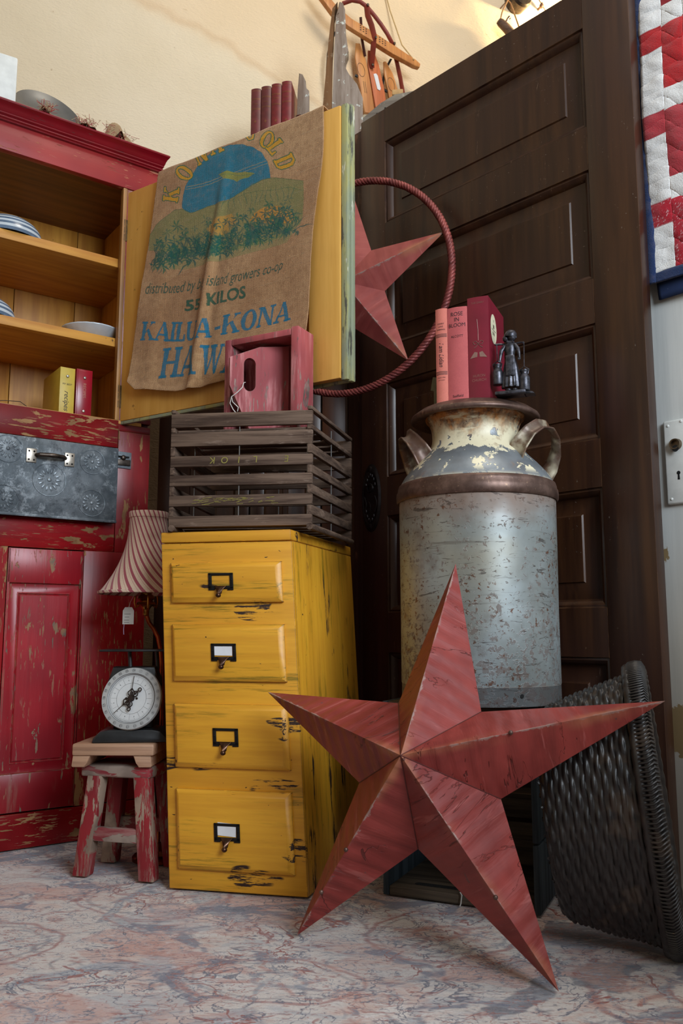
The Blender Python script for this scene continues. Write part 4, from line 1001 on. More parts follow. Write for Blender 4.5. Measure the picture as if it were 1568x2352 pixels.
for sx, sy in ((-1, -1), (1, -1), (-1, 1), (1, 1)):
    b = B(); y0 = -.018 if sy < 0 else .085
    top = (sx*.060+.008, y0, .232); bot = (sx*.086+.010, y0+sy*.012-.0, 0)
    w, d = .0195, .016
    vs = []
    for (cx, cy, cz) in (bot, top):
        for dx, dy in ((-w, -d), (w, -d), (w, d), (-w, d)): vs.append(b.bm.verts.new((cx+dx, cy+dy, cz)))
    fs = [b.face([vs[i] for i in q]) for q in ((0, 3, 2, 1), (4, 5, 6, 7), (0, 1, 5, 4), (1, 2, 6, 5), (2, 3, 7, 6), (3, 0, 4, 7))]
    bmesh.ops.bevel(b.bm, geom=list({e for f in fs for e in f.edges}), offset=.003, segments=2, profile=.5, affect='EDGES')
    obj('leg', b, M_stool, t)
for y in (-.030, .095):
    b = B(); b.box(-.060, .078, y-.0085, y+.0085, .080, .112, bev=.003); obj('rung', b, M_stool_h, t)
M_lw = wood('pale_cut_wood', (178, 140, 112), (150, 112, 88), 0, .6, 1.2)
t = thing('footed_board', 'small pale wooden board on two feet, lying on the red stool', 'board', (-.537, 2.10, .2545), -.03)
b = B(); b.box(-.093, .100, -.055, .125, .027, .054, bev=.004); obj('board_top', b, M_lw, t)
for s_ in (-1, 1):
    b = B(); b.prism([(s_*.050, .027), (s_*.092, .027), (s_*.095, .003), (s_*.092, .0), (s_*.064, .0), (s_*.058, .010)], -.050, .120, lambda x, z, d: (x, d, z), bev=.002)
    obj('foot', b, M_lw, t)
def scale():
    t = thing('kitchen_scale', 'black kitchen scale with a round white dial standing on the pale footed board', 'scale', (-.504, 2.10, .3095), .10)
    M_sb = plain('dusty_black_enamel', (40, 42, 44), .35, .2, .4, 18); M_face = plain('yellowed_dial_face', (206, 208, 208), .35, 0, .06, 12); M_rim = plain('grey_enamel_rim', (176, 178, 178), .28, .1, .08, 12)
    M_ink = plain('dial_ink', (84, 82, 84), .6); M_hand = plain('rusty_dark_hand', (52, 40, 36), .5, .5, .3)
    b = B(); b.prism([(-.088, 0), (.088, 0), (.086, .010), (.070, .026), (.050, .030), (-.050, .030), (-.070, .026), (-.086, .010)], -.040, .070, lambda x, z, d: (x, d, z), bev=.004); obj('base', b, M_sb, t)
    b = B(); b.prism([(-.045, .030), (.045, .030), (.050, .075), (.062, .14), (.050, .175), (-.050, .175), (-.062, .14), (-.050, .075)], -.008, .062, lambda x, z, d: (x, d, z), bev=.006); obj('body', b, M_sb, t)
    rf = Rx(PI/2-.22)
    dm = T(0, -.026, .101) @ Rz(-.22) @ rf
    b = B(); b.lathe([(0, -.004), (.0735, -.004), (.0745, .001), (.0725, .006), (.060, .0075), (.0575, .005), (.0565, .003)], 72); b.lathe([(.030, -.016), (.030, -.004)], 30); b.xf(dm); rim = obj('dial_rim', b, M_rim, t)
    b = B(); b.lathe([(0, .003), (.0570, .003)], 72); b.xf(dm); obj('dial_face', b, M_face, t)
    b = B()
    def at(r, a, z=.0038): return (r*math.sin(a), r*math.cos(a), z)
    def ringl(r, w, z=.0034):
        n = 96
        for k in range(n):
            a0, a1 = 2*PI*k/n, 2*PI*(k+1)/n; b.poly([at(r-w, a0, z), at(r+w, a0, z), at(r+w, a1, z), at(r-w, a1, z)])
    ringl(.0560, .0004); ringl(.0555+.0035, .0004, .0072); ringl(.0535, .0002); ringl(.0365, .00025)
    for k in range(96):
        a = 2*PI*k/96; l = .0365 if k % 8 == 0 else (.0475 if k % 4 == 0 else .0500)
        w = .0002; ca = w/.05; b.poly([at(l, a-ca, .0034), at(.0535, a-ca, .0034), at(.0535, a+ca, .0034), at(l, a+ca, .0034)])
    for k in range(24):
        a = 2*PI*k/24+.0; c_ = at(.0665, a, .0072)
        for j in range(16):
            q0, q1 = 2*PI*j/16, 2*PI*(j+1)/16
            b.poly([(c_[0]+r*math.cos(q), c_[1]+r*math.sin(q), .0073-(.0665-.0665)) for r, q in ((.0034, q0), (.0038, q0), (.0038, q1), (.0034, q1))])
        tx = b.mark(); b.text(str(k if k else 24), .0058, lambda x, y: (x, y-.002, 0)); b.xf(T(c_[0], c_[1], .0074) @ Rz(-a), tx)
    for k in range(12):
        a = 2*PI*(k+.5)/12; tx = b.mark(); b.text('4', .0048, lambda x, y: (x, y-.0018, 0)); b.xf(T(*at(.044, a, .0035)) @ Rz(-a), tx)
    b.xf(dm); obj('dial_markings', b, M_ink, rim, smooth=0, normals=False)
    def hand(ang, L1, L2):
        b = B()
        def strip(p, w): 
            b.tube([(x, y, .0095) for x, y in p], w, 6)
        strip([(0, -L2), (0, -.012)], .0016); strip([(0, -.010), (0, .016)], .0024)
        strip([(0, .014), (0, L1)], .0008)
        for s_ in (-1, 1):
            strip([(0, .004), (s_*.007, .008), (s_*.0085, .014), (s_*.003, .019), (0, .023)], .0014); strip([(0, -.006), (s_*.006, -.011), (s_*.007, -.016), (s_*.002, -.021)], .0013)
        b.tube([(.004*math.cos(q), -L2-.003+.004*math.sin(q), .0095) for q in np.linspace(0, 2*PI, 13)[:-1]], .0013, 6, closed=True)
        b.xf(dm @ Rz(-ang)); return b
    obj('pointer', hand(.06, .052, .023), M_hand, t); obj('pointer', hand(math.radians(226), .052, .026), M_hand, t)
    b = B(); b.lathe([(0, .0125), (.006, .012), (.0075, .008), (.008, .003)], 24)
    for x in (-.013, .013): b.lathe([(0, .0045), (.0026, .0042), (.0030, .003)], 12, (x, 0, 0))
    b.xf(dm); obj('hub', b, M_hand, t)
    b = B(); b.box(-.080, .092, -.032, .062, .212, .217, bev=.002); obj('weighing_plate', b, M_sb, t)
    for x, q in ((-.016, -.004), (.050, .0)):
        b = B(); b.tube([(x, .02, .212), (x+.004, .02, .17)], .005, 8); obj('post', b, M_sb, t)
scale()

# ------------------------------------------------------------------ things inside the cupboard
def cupthing(name, label, cat, u, y, z, rz=0, group=None):
    t = thing(name, label, cat, group=group); t.matrix_world = CUP_M @ T(u, y, z) @ Rz(rz); return t
M_plate = plain('white_glaze', (196, 206, 214), .2, 0, .05); M_platel = plain('blue_glaze_line', (96, 116, 140), .25)
def plate(u, y, z, r, lab, st=1, kind=0):
    t = cupthing('plate', lab, 'plate', u, y, z, 0)
    b = B(); b.lathe([(0, .004), (r*.55, .004), (r*.62, .010), (r*.95, .036), (r, .038), (r, .035), (r*.62, .003), (r*.5, .0), (0, 0)], 64)
    if kind:
        for q in (.70, .79, .88, .96): b.lathe([(r*q-.0012, .0008+(.003+.0135*(q-.62)/.38)-.0012), (r*q+.0012, .0008+(.003+.0135*(q-.62)/.38)-.0016)], 64, mi=1)
    for v in b.bm.verts:
        a = math.atan2(v.co.y, v.co.x)
        if not kind and math.hypot(v.co.x, v.co.y) > r*.9: v.co.x *= 1+.008*math.cos(a*24); v.co.y *= 1+.008*math.cos(a*24)
    obj('dish', b, [M_plate, M_platel], t)
t = thing('bowl', 'white bowl with fine blue rings, upside down on the upper shelf of the cupboard', 'bowl'); t.matrix_world = CUP_M @ T(-.150, .115, 1.714)
b = B(); P = [(.100*math.sin(PI/2*k/14)**.8 if k else 0, .072*math.cos(PI/2*k/14)**.9) for k in range(15)]
for k in range(14): b.lathe([P[k], P[k+1]], 64, mi=(k % 2 if k > 4 else 0))
bmesh.ops.remove_doubles(b.bm, verts=b.bm.verts, dist=1e-5)
obj('bowl_body', b, [M_plate, M_platel], t)
t = thing('bowl', 'white bowl with fine blue rings at the left end of the middle shelf', 'bowl'); t.matrix_world = CUP_M @ T(-.215, .115, 1.459)
b = B()
for k in range(14): b.lathe([P[k], P[k+1]], 64, mi=(k % 2 if k > 4 else 0))
bmesh.ops.remove_doubles(b.bm, verts=b.bm.verts, dist=1e-5)
obj('bowl_body', b, [M_plate, M_platel], t)
plate(.118, .120, 1.4585, .092, 'flat white scalloped plate lying at the right end of the middle shelf')
M_bin_y = plain('yellow_binder_board', (196, 170, 62), .45, 0, .08, 20); M_bin_r = plain('red_vinyl_binder', (150, 14, 36), .28, 0, .12, 10); M_rivet = plain('nickel_rivet', (190, 186, 176), .25, .9)
M_inkd = plain('dark_lettering', (52, 42, 34), .6); M_gold = plain('dull_gold_lettering', (168, 110, 90), .5, .3); M_cream = plain('cream_label', (216, 208, 178), .6)
def binder(u, lab, mat, w, h, title):
    t = cupthing('recipe_binder', lab, 'binder', u, .045, 1.1975)
    b = B(); b.box(0, w, -.001, .001, 0, h, bev=.0008); b.box(0, .003, 0, .16, 0, h, bev=.001); b.box(w-.003, w, 0, .16, 0, h, bev=.001)
    if mat is M_bin_r: b.box(.003, w-.003, -.003, 0, .004, h-.004, bev=.002)
    obj('cover', b, mat, t)
    b = B(); b.box(.006, w-.006, .006, .150, .004, h-.006); obj('pages', b, plain('page_block', (206, 196, 170), .9), t)
    b = B()
    yy = -.0035 if mat is M_bin_r else -.0015
    for z in ((h-.026, .022) if mat is M_bin_r else (h-.026,)): b = B(); b.lathe([(0, .003), (.003, .0028), (.0045, .001), (.0045, 0)], 16); b.xf(T(w*.5, yy, z) @ Rx(PI/2)); obj('rivet', b, M_rivet, t)
    b = B()
    if mat is M_bin_y:
        b.text('MY BEST', .0075, lambda x, y: (w*.5+x, yy, h-.053+y))
        b.text('recipes', .021, lambda x, y: (w*.5-.007+y, yy, .046-x), shear=.3)
        o = obj('title', b, M_inkd, t, normals=False)
    else:
        b.text('RECIPES', .013, lambda x, y: (w*.5-.004+y, yy, .085-x)); o = obj('title', b, M_gold, t, normals=False)
        b = B(); a = b.mark(); b.lathe([(0, .0006), (.012, .0006), (.012, 0)], 32); b.text('MY', .005, lambda x, y: (x, y+.004, .0009), mi=1); b.text('recipes', .004, lambda x, y: (x, y-.003, .0009), mi=1); b.xf(T(w+.0002, .06, h*.47) @ Rz(PI/2) @ Rx(PI/2) @ Matrix.Diagonal((.8, 1.9, 1, 1)), a)
        obj('sticker', b, [M_cream, M_inkd], t, normals=False)
binder(.004, 'yellow recipe binder standing on the cupboard bottom shelf', M_bin_y, .044, .147, 1)
binder(.0525, 'glossy red vinyl recipe binder standing beside the yellow one in the cupboard', M_bin_r, .048, .150, 2)
b = B(); b.tube([(-.18, .30, 1.275), (-.14, .29, 1.272), (-.09, .27, 1.276), (-.055, .24, 1.272), (-.040, .22, 1.255), (-.045, .20, 1.235), (-.07, .19, 1.222), (-.10, .2, 1.205), (-.13, .22, 1.1995)], .0012, 6)
o = obj('wire_loop', b, M_wire, None, label='thin loose loop of wire on the bottom shelf of the cupboard', cat='wire'); o.matrix_world = CUP_M
# ------------------------------------------------------------------ dark crate under the milk can
M_dkw = wood('dark_dirty_crate_wood', (92, 80, 66), (54, 46, 40), 0, .8, 1.0, light=(96, 84, 70), bs=.5, spec=.2)
M_dkb = wood('bluish_dark_crate_wood', (66, 76, 82), (38, 44, 50), 2, .8, 1.0, bs=.5, spec=.2)
t = thing('wooden_crate', 'dark wooden crate on end under the milk can, open towards the rug', 'crate', (.091, 1.954, .0005), math.atan2(-.143, .312))
W_, H_, D_ = .343, .414, .285
for x in (0, W_-.013):
    for z0, z1 in ((0, .135), (.139, .275), (.279, H_)):
        b = B(); b.box(x, x+.013, 0, D_, z0, z1, bev=.002); obj('side_board', b, M_dkb, t)
b = B(); b.box(.0135, W_-.0135, .002, D_-.001, 0, .020, bev=.003)
obj('end_board', b, M_dkw, t)
b = B(); b.prism([(.115+.0+.010*math.cos(a), 0+.0) for a in (0,)]*0 or [(.115+(.045 if math.cos(a) > 0 else -.045)+.010*math.cos(a), .04+.010*math.sin(a)) for a in [2*PI*k/24 for k in range(24)]], .0198, .0205, lambda x, y, d: (x, y, d)); obj('hand_hole', b, M_black, t)
b = B(); b.box(.0135, W_-.0135, .001, D_-.001, H_-.018, H_, bev=.003); obj('end_board', b, M_dkw, t)
for z0, z1 in ((.024, .12), (.13, .20), (.30, .39)):
    b = B(); b.box(.0135, W_-.0135, D_-.010, D_-.001, z0, z1, bev=.002); obj('back_slat', b, M_dkw, t)
for z in (.215, .245, .27):
    b = B(); b.tube([(.0135, .12, z), (W_-.0135, .12, z)], .0016, 6); obj('wire', b, plain('rusty_wire', (110, 90, 66), .6, .5), t)
b = B(); b.tube([(.175, -.002, .026), (.180, -.006, .022), (.178, -.008, .005), (.176, -.008, -.0)], .0013, 6); b.tube([(.17, .03, .0215), (.178, .012, .024), (.186, .004, .026), (.19, .0, .032), (.184, -.002, .036), (.178, -.003, .028)], .0013, 6)
obj('string', b, M_string, t, label='short end of white string')

# ------------------------------------------------------------------ milk can
def can_body():
    g = G('rust_spotted_zinc'); X = g.sep(); z = X[2]
    n = g.noise(6, 4, .6); lv = g.noise((3, 3, 60), 4, .7)
    c = g.mix(g.step(n, .35, .68), (162, 172, 174), (134, 140, 138))
    c = g.mix(g.step(g.noise(2.4, 3), .5, .68, 0, .6), c, (150, 142, 120))
    c = g.mix(g.step(lv, .58, .72, 0, .6), c, (92, 84, 76))
    zz = g.math('ADD', z, g.mul(g.math('SUBTRACT', n, .5), .10))
    c = g.mix(g.step(zz, .375, .455, 0, .85), c, (124, 96, 78))
    lowz = g.step(zz, .04, .30, 1, 0)
    sp = g.step(g.math('ADD', g.noise(62, 5, .72, .4), g.mul(lowz, .07)), .575, .62)
    c = g.mix(g.mul(sp, .62), c, (92, 66, 54)); c = g.mix(g.mul(g.step(g.noise(9, 4, .65), .54, .66), .4), c, (104, 92, 84))
    sp2 = g.mul(g.step(g.noise(85, 3, .65), .60, .63), g.step(g.noise(6, 2), .42, .56)); c = g.mix(g.mul(sp2, .9), c, (96, 58, 36))
    scr = g.mul(g.step(g.noise((14, 14, 90), 3, .8, 1.2), .62, .64), 1); c = g.mix(g.mul(scr, .7), c, (60, 48, 42))
    m = g.mx(sp, g.step(zz, .385, .45))
    c = g.mix(g.step(z, .0392, .0396, .65, 0), c, (70, 64, 64))
    c = g.mix(g.step(g.math('ABSOLUTE', g.math('SUBTRACT', z, .0405)), 0, .0012, .5, 0), c, (160, 150, 140))
    return g.fin(c, g.step(m, 0, 1, .40, .62), g.step(m, 0, 1, .42, .2), g.math('ADD', n, g.mul(sp, .6)), .35, .003)
def can_top():
    g = G('flaked_cream_paint_on_can'); X = g.sep(); z = X[2]
    n = g.noise(16, 5, .65); c = g.mix(g.step(g.noise(8, 4), .35, .68), (136, 144, 150), (112, 114, 116))
    cream = (222, 212, 180)
    zz = g.math('ADD', z, g.mul(g.math('SUBTRACT', n, .5), .09))
    f = g.step(zz, .558, .562)                                  # cream left on the neck
    patch = g.mul(g.step(g.noise(13, 5, .65), .535, .545), g.step(z, .49, .51)); f = g.mx(f, patch)
    seam = g.mul(g.step(z, .482, .497, 1, 0), g.step(g.noise(30, 4, .7), .42, .5)); f = g.mx(f, g.mul(seam, .8))
    flake = g.step(g.noise(30, 4, .6), .60, .615); f = g.mul(f, g.math('SUBTRACT', 1.0, flake))
    c = g.mix(f, c, cream)
    zr = g.math('ADD', z, g.mul(g.math('SUBTRACT', g.noise((14, 14, 8), 5, .7), .5), .16))
    rust = g.step(zr, .588, .640); rr = g.mul(rust, g.step(g.noise((12, 12, 70), 5, .75), .30, .50))
    rc = g.mix(g.step(g.noise(40, 4, .7), .4, .6), (176, 112, 48), (92, 54, 30))
    c = g.mix(rr, c, rc)
    c = g.mix(g.step(g.noise(13, 4, .7), .60, .68, 0, .6), c, (150, 120, 92))
    c = g.mix(g.step(z, .468, .480, 1, 0), c, (104, 84, 74))
    return g.fin(c, .42, g.step(f, 0, 1, .45, 0), g.math('ADD', g.mul(f, .8), n), .4, .0025)
def brown_metal():
    g = G('brown_rusted_steel'); n = g.noise(20, 5, .7)
    c = g.mix(g.step(n, .35, .65), (116, 92, 82), (84, 64, 56)); c = g.mix(g.step(g.noise(60, 4, .7), .60, .68, 0, .7), c, (150, 122, 100))
    return g.fin(c, .45, .6, n, .35, .002)
M_cb, M_ct, M_cr = can_body(), can_top(), brown_metal()
t = thing('milk_can', 'large old galvanised milk can with flaking cream neck, standing on the dark crate', 'milk can', (.3135, 1.950, .4155))
t.scale = (.965, .965, 1.0); CAN = t
b = B(); b.lathe([(0, .012), (.176, .012), (.178, 0), (.1825, 0), (.1835, .004), (.183, .039), (.184, .042), (.1842, .2), (.185, .33), (.1855, .452), (0, .452)], 128); 
for v in b.bm.verts:
    a = math.atan2(v.co.y, v.co.x); r = math.hypot(v.co.x, v.co.y)
    if r > .18: k = 1-.006*math.exp(-((a+.35)/.28)**2-((v.co.z-.2)/.1)**2); v.co.x *= k; v.co.y *= k
obj('can_body', b, M_cb, t, smooth=40)
b = B(); a = b.mark(); b.lathe([(0, .0008), (.0045, .0008)], 16); b.xf(Rz(math.radians(-71)) @ T(.1838, 0, .022) @ Ry(PI/2), a); obj('drain_hole', b, M_black, t)
b = B(); b.lathe([(.1855, .449), (.189, .447), (.192, .452), (.1925, .462), (.1915, .470), (.189, .474), (.1885, .480), (.186, .487), (.182, .489)], 128); obj('band', b, M_cr, t, smooth=50)
b = B(); b.lathe([(.186, .478), (.181, .492), (.172, .507), (.160, .521), (.146, .536), (.130, .551), (.118, .564), (.109, .577), (.1045, .59), (.1035, .60), (.104, .615), (.107, .627), (.112, .637), (.118, .643), (.1195, .648), (.119, .652), (0, .652)], 128); obj('shoulder', b, M_ct, t, smooth=50)
b = B(); b.lathe([(.100, .646), (.118, .650), (.130, .6455), (.142, .641), (.151, .640), (.1545, .6425), (.1555, .647), (.153, .6515), (.147, .6555), (.135, .664), (.126, .6680), (.118, .6690), (0, .6690)], 128); obj('lid', b, M_cr, t, smooth=50)
def handle(sx, az):
    path = [Vector(p) for p in ((.080, -.100, .546), (.092, -.108, .570), (.112, -.108, .594), (.137, -.092, .610), (.162, -.064, .612), (.183, -.030, .598), (.192, .0, .572), (.185, .015, .542), (.166, .022, .512))]
    Nn = Vector((.45, -.50, -.62)).normalized()
    ctr = sum(path, Vector())/len(path)
    b = B(); hw = [.026, .022, .018, .0165, .016, .016, .017, .020, .024]
    def f(i, j):
        k = min(int(j*8), 7); q = j*8-k; p = path[k].lerp(path[k+1], q)
        w = hw[k]*(1-q)+hw[k+1]*q; out = (p-ctr).normalized(); s_ = (i-.5)*2
        return p+Nn*w*s_+out*.010*(s_*s_)
    b.grid(f, 8, 48); b.xf(Matrix.Diagonal((sx, 1, 1, 1)) @ Rz(az))
    o = obj('handle', b, M_ct2, t, smooth=60); solidify(o, .0035, 0)
def hm():
    g = G('bare_and_rusty_handle'); n = g.noise(22, 4, .65); c = g.mix(g.step(n, .36, .56), (180, 170, 148), (110, 80, 60)); c = g.mix(g.step(g.noise(9, 3), .44, .56, 0, .8), c, (84, 62, 54))
    return g.fin(c, .42, .3, n, .3, .002)
M_ct2 = hm()
handle(1, 0); handle(-1, math.radians(38))

# ------------------------------------------------------------------ books and figurine on the can
def cloth(name, a, b_, r=.8, s=500):
    g = G(name); n = g.noise(s, 2, .6); m = g.noise(12, 4, .6)
    c = g.mix(g.step(m, .35, .7), a, b_); c = g.mix(g.step(n, .35, .7, 0, .25), c, tuple(v*.8 for v in a))
    e = g.edge(.003); c = g.mix(g.mul(e, g.step(g.noise(60, 4, .7), .42, .55)), c, tuple(min(255, v*1.15+12) for v in a))
    return g.fin(c, r, 0, n, .2, .0005)
M_page = wood('page_edges', (206, 190, 158), (176, 156, 124), 1, .9, 3, bs=.2)
M_ink2 = plain('faded_black_print', (58, 36, 40), .7)
def book(name, label, cat, m, w, h, d, cover, texts=(), group=None, ink=None, curve=.004, over=.003, bands=()):
    """spine faces -Y, leaves behind it"""
    t = thing(name, label, cat, group=group); t.matrix_world = m
    b = B()
    def sp(i): q = (i-.5)*2; return (w*.5+w*.5*q, -curve*(1-q*q), 0)
    n = 10; out = [sp(i/n)[:2] for i in range(n+1)]; inn = [(min(max(x, .0025), w-.0025), y+.0022) for x, y in out]
    pts = [(0, d)]+out+[(w, d)]; pin = [(w-.0025, d)]+[(min(max(x, .0025), w-.0025), max(y+.0022, .0)) for x, y in out[::-1]]+[(.0025, d)]
    b.prism(pts+pin, 0, h, lambda x, y, z: (x, y, z))
    obj('cover', b, cover, t, smooth=40)
    b = B(); b.box(.0026, w-.0026, .003, d-.004, over, h-over); obj('pages', b, M_page, t)
    if texts or bands:
        b = B()
        for st, sz, x, z, rot in texts:
            if rot: b.text(st, sz, lambda X, Y, x=x, z=z: (x+Y-sz*.3, -curve-.0005+curve*(((x+Y-sz*.3)/w-.5)*2)**2, z-X), sx=.85, shear=.35 if rot == 2 else 0)
            else: b.text(st, sz, lambda X, Y, x=x, z=z: (x+X, -curve-.0004+curve*(((x+X)/w-.5)*2)**2, z+Y), sx=.92)
        for z, hh in bands:
            for k in range(10):
                x0, x1 = w*(.03+.94*k/10), w*(.03+.94*(k+1)/10); yy = lambda x: -curve-.0004+curve*((x/w-.5)*2)**2
                b.poly([(x0, yy(x0), z), (x1, yy(x1), z), (x1, yy(x1), z+hh), (x0, yy(x0), z+hh)])
        obj('spine_lettering', b, ink or M_ink2, t, smooth=0, normals=False)
    return t
BK = T(.2175, 1.884, 1.0852) @ Rz(math.radians(-24))
book('book', 'thin salmon pink clothbound book at the left end of the row on the milk can', 'book', BK, .0275, .222, .135, cloth('salmon_book_cloth', (216, 124, 108), (200, 112, 98)),
     [('FANNY', .0052, .0135, .184, 0), ('LAVE', .0052, .0135, .177, 0), ('BARMAN', .0052, .0135, .170, 0), ('I am Lidian', .0155, .0135, .112, 2), ('Houghton Mifflin', .0030, .0135, .057, 0), ('and Company', .0030, .0135, .051, 0)], bands=((.160, .0012), (.157, .0012), (.154, .0012), (.068, .0012), (.065, .0012), (.071, .0012)))
book('book', 'rose pink book titled Rose in Bloom in the row on the milk can', 'book', BK @ T(.0282, .0, 0), .0465, .220, .140, cloth('rose_book_cloth', (196, 96, 96), (180, 84, 86)),
     [('ROSE', .0135, .0232, .199, 0), ('IN', .0135, .0232, .186, 0), ('BLOOM', .0125, .0232, .173, 0), ('ALCOTT', .0080, .0232, .148, 0), ('Saalfield', .0085, .0232, .008, 0)])
bk3 = book('book', 'thick glossy maroon book with oval cover label, rightmost in the row on the milk can', 'book', BK @ T(.0755, .002, 0), .0485, .238, .148, plain('maroon_glossy_cover', (126, 30, 48), .32, 0, .12, 12), ink=plain('worn_gilt_print', (150, 100, 90), .5, .2), curve=.002,
     texts=[('THE DAIRY', .0065, .024, .222, 0), ('HURON', .0085, .024, .050, 0), ('CHURCH', .0085, .024, .040, 0)])
b = B()
for s_ in (-1, 1):
    b.tube([(.024+s_*x, -.0024, z) for x, z in ((.0, .128), (.006, .134), (.012, .132), (.009, .126), (.0, .127), (.005, .121), (.010, .118))], .0006, 5)
    b.poly([(.024+s_*x, -.0024+.002*((x*41)**2)*.5, z) for x, z in ((.002, .107), (.009, .109), (.0195, .094), (.012, .0955), (.003, .0965))])
b.tube([(.024, -.0024, .135), (.024, -.0024, .16), (.022, -.0024, .185)], .0006, 5)
obj('gilt_ornament', b, plain('rubbed_gilt', (156, 120, 108), .5, .3), bk3, smooth=0, normals=False)
b = B(); a = b.mark(); b.lathe([(0, .0005), (.028, .0005)], 40); b.xf(T(.0488, .042, .172) @ Rz(PI/2) @ Rx(PI/2) @ Matrix.Diagonal((1, 1.25, 1, 1)), a)
lab_ = obj('cover_label', b, M_cream, bk3, normals=False)
b = B(); a = b.mark(); b.text('II', .009, lambda x, y: (x, y+.016, .0008)); b.text('III', .013, lambda x, y: (x, y+.001, .0008), bold=.0004)
b.box(-.018, .018, -.0036, -.0026, .0007, .0009); b.text('INV', .013, lambda x, y: (x, y-.016, .0008)); b.xf(T(.0488, .042, .172) @ Rz(PI/2) @ Rx(PI/2), a); obj('label_print', b, M_inkd, lab_, smooth=0, normals=False)
t = thing('paper_tag', 'small olive card tag sticking out behind the salmon book', 'tag', (.222, 1.965, 1.14), -.5)
b = B(); b.prism([(-.010, .0), (.004, -.004), (.006, .03), (-.004, .032)], -.0004, .0004, lambda x, z, d: (x, d, z)); b.box(-.002, .012, -.0005, .0006, -.054, .0); obj('card', b, plain('olive_card', (112, 112, 84), .8), t)

def figurine():
    t = thing('figurine', 'dark pewter milkmaid figurine carrying milk cans, standing beside the maroon book', 'figurine', (.376, 1.824, 1.0850), -.35)
    t.scale = (1.12, 1.12, 1.04)
    M = plain('dark_pewter', (96, 96, 104), .40, .8, .5, 90, .5)
    b = B(); b.box(-.030, .030, -.020, .020, 0, .008, bev=.0025); b.prism([(.026, 0), (.046, 0), (.042, .004), (.03, .007)], -.010, .016, lambda x, z, d: (x, d, z), bev=.001)
    obj('base', b, M, t)
    b = B()
    b.sphere((-.004, -.004, .0115), (.007, .011, .0045), 10); b.sphere((.008, -.003, .0115), (.007, .011, .0045), 10)
    n = 60; prof = [(.0175, .018), (.0182, .022), (.0165, .040), (.0145, .060), (.0115, .078), (.0085, .088), (.0088, .092), (.0108, .100), (.0112, .108), (.0100, .114), (.0050, .118), (.0042, .122)]
    a = b.mark(); b.lathe([(0, .018)]+prof, n, sc=(1, .85))
    for v in b.bm.verts:
        if v in a: continue
        an = math.atan2(v.co.y, v.co.x)
        if v.co.z < .086 and math.hypot(v.co.x, v.co.y) > .004: k = 1+.10*math.sin(an*11)*(.09-v.co.z)/.07; v.co.x *= k; v.co.y *= k
    b.box(-.008, .010, -.0155, -.012, .040, .086, bev=.003)                     # apron
    b.sphere((.004, -.001, .1295), (.0080, .0078, .0092), 18)                  # head
    b.sphere((.0118, -.001, .1285), (.0020, .0018, .0022), 8)
    a = b.mark(); b.lathe([(0, .0125), (.006, .0118), (.0105, .007), (.0125, .000), (.0115, -.004), (.0098, -.002)], 28, sc=(1.0, .95)); b.xf(T(.0015, 0, .1335) @ Ry(.25), a)   # bonnet
    b.sphere((-.0085, .001, .128), (.0065, .0075, .0075), 12)
    b.tube([(-.006, 0, .121), (.001, 0, .117), (.007, -.003, .119)], .0045, 8)
    for s_, P in ((-1, [(-.010, 0, .112), (-.017, -.003, .100), (-.0185, -.007, .088), (-.020, -.008, .078)]), (1, [(.009, -.002, .112), (.016, -.006, .101), (.018, -.008, .089), (.0185, -.008, .080)])):
        b.tube(P, [.0046, .0042, .0034, .0026], 10); c = P[-1]
        for k in range(4): b.tube([(c[0]+(k-1.5)*.0013, c[1]-.0008, c[2]+.001), (c[0]+(k-1.5)*.0014, c[1]-.0028, c[2]-.003-.0006*(k in (1, 2))), (c[0]+(k-1.5)*.0013, c[1]-.0010, c[2]-.0055)], .0007, 6)
        b.tube([(c[0]+s_*-.002, c[1], c[2]+.001), (c[0]-s_*.0032, c[1]-.0022, c[2]-.002)], .0008, 6)
    obj('woman_figure', b, M, t, smooth=60)
    b = B(); b.tube([(-.030, -.001, .117), (-.02, .004, .1185), (0, .006, .1155), (.018, .004, .1175), (.026, -.001, .115)], .0024, 8); obj('yoke', b, M, t)
    for cx, z0, sc_ in ((-.0255, .026, 1.0), (.0265, .008, 1.08)):
        b = B(); b.lathe([(0, 0), (.0095, 0), (.0105, .002), (.0108, .026), (.0100, .030), (.0065, .036), (.0060, .040), (.0078, .043), (.0078, .045), (0, .047)], 26, (cx, -.004, z0))
        b.tube([(cx-.007, -.004, z0+.036), (cx-.009, -.004, z0+.046), (cx, -.004, z0+.053), (cx+.009, -.004, z0+.046), (cx+.007, -.004, z0+.036)], .0012, 6)
        obj('milk_pail', b, M, t, smooth=50)
        b = B(); b.tube([(cx, -.004, z0+.053), (cx*1.03, -.002, .116)], .0010, 6); obj('chain', b, M, t)
figurine()

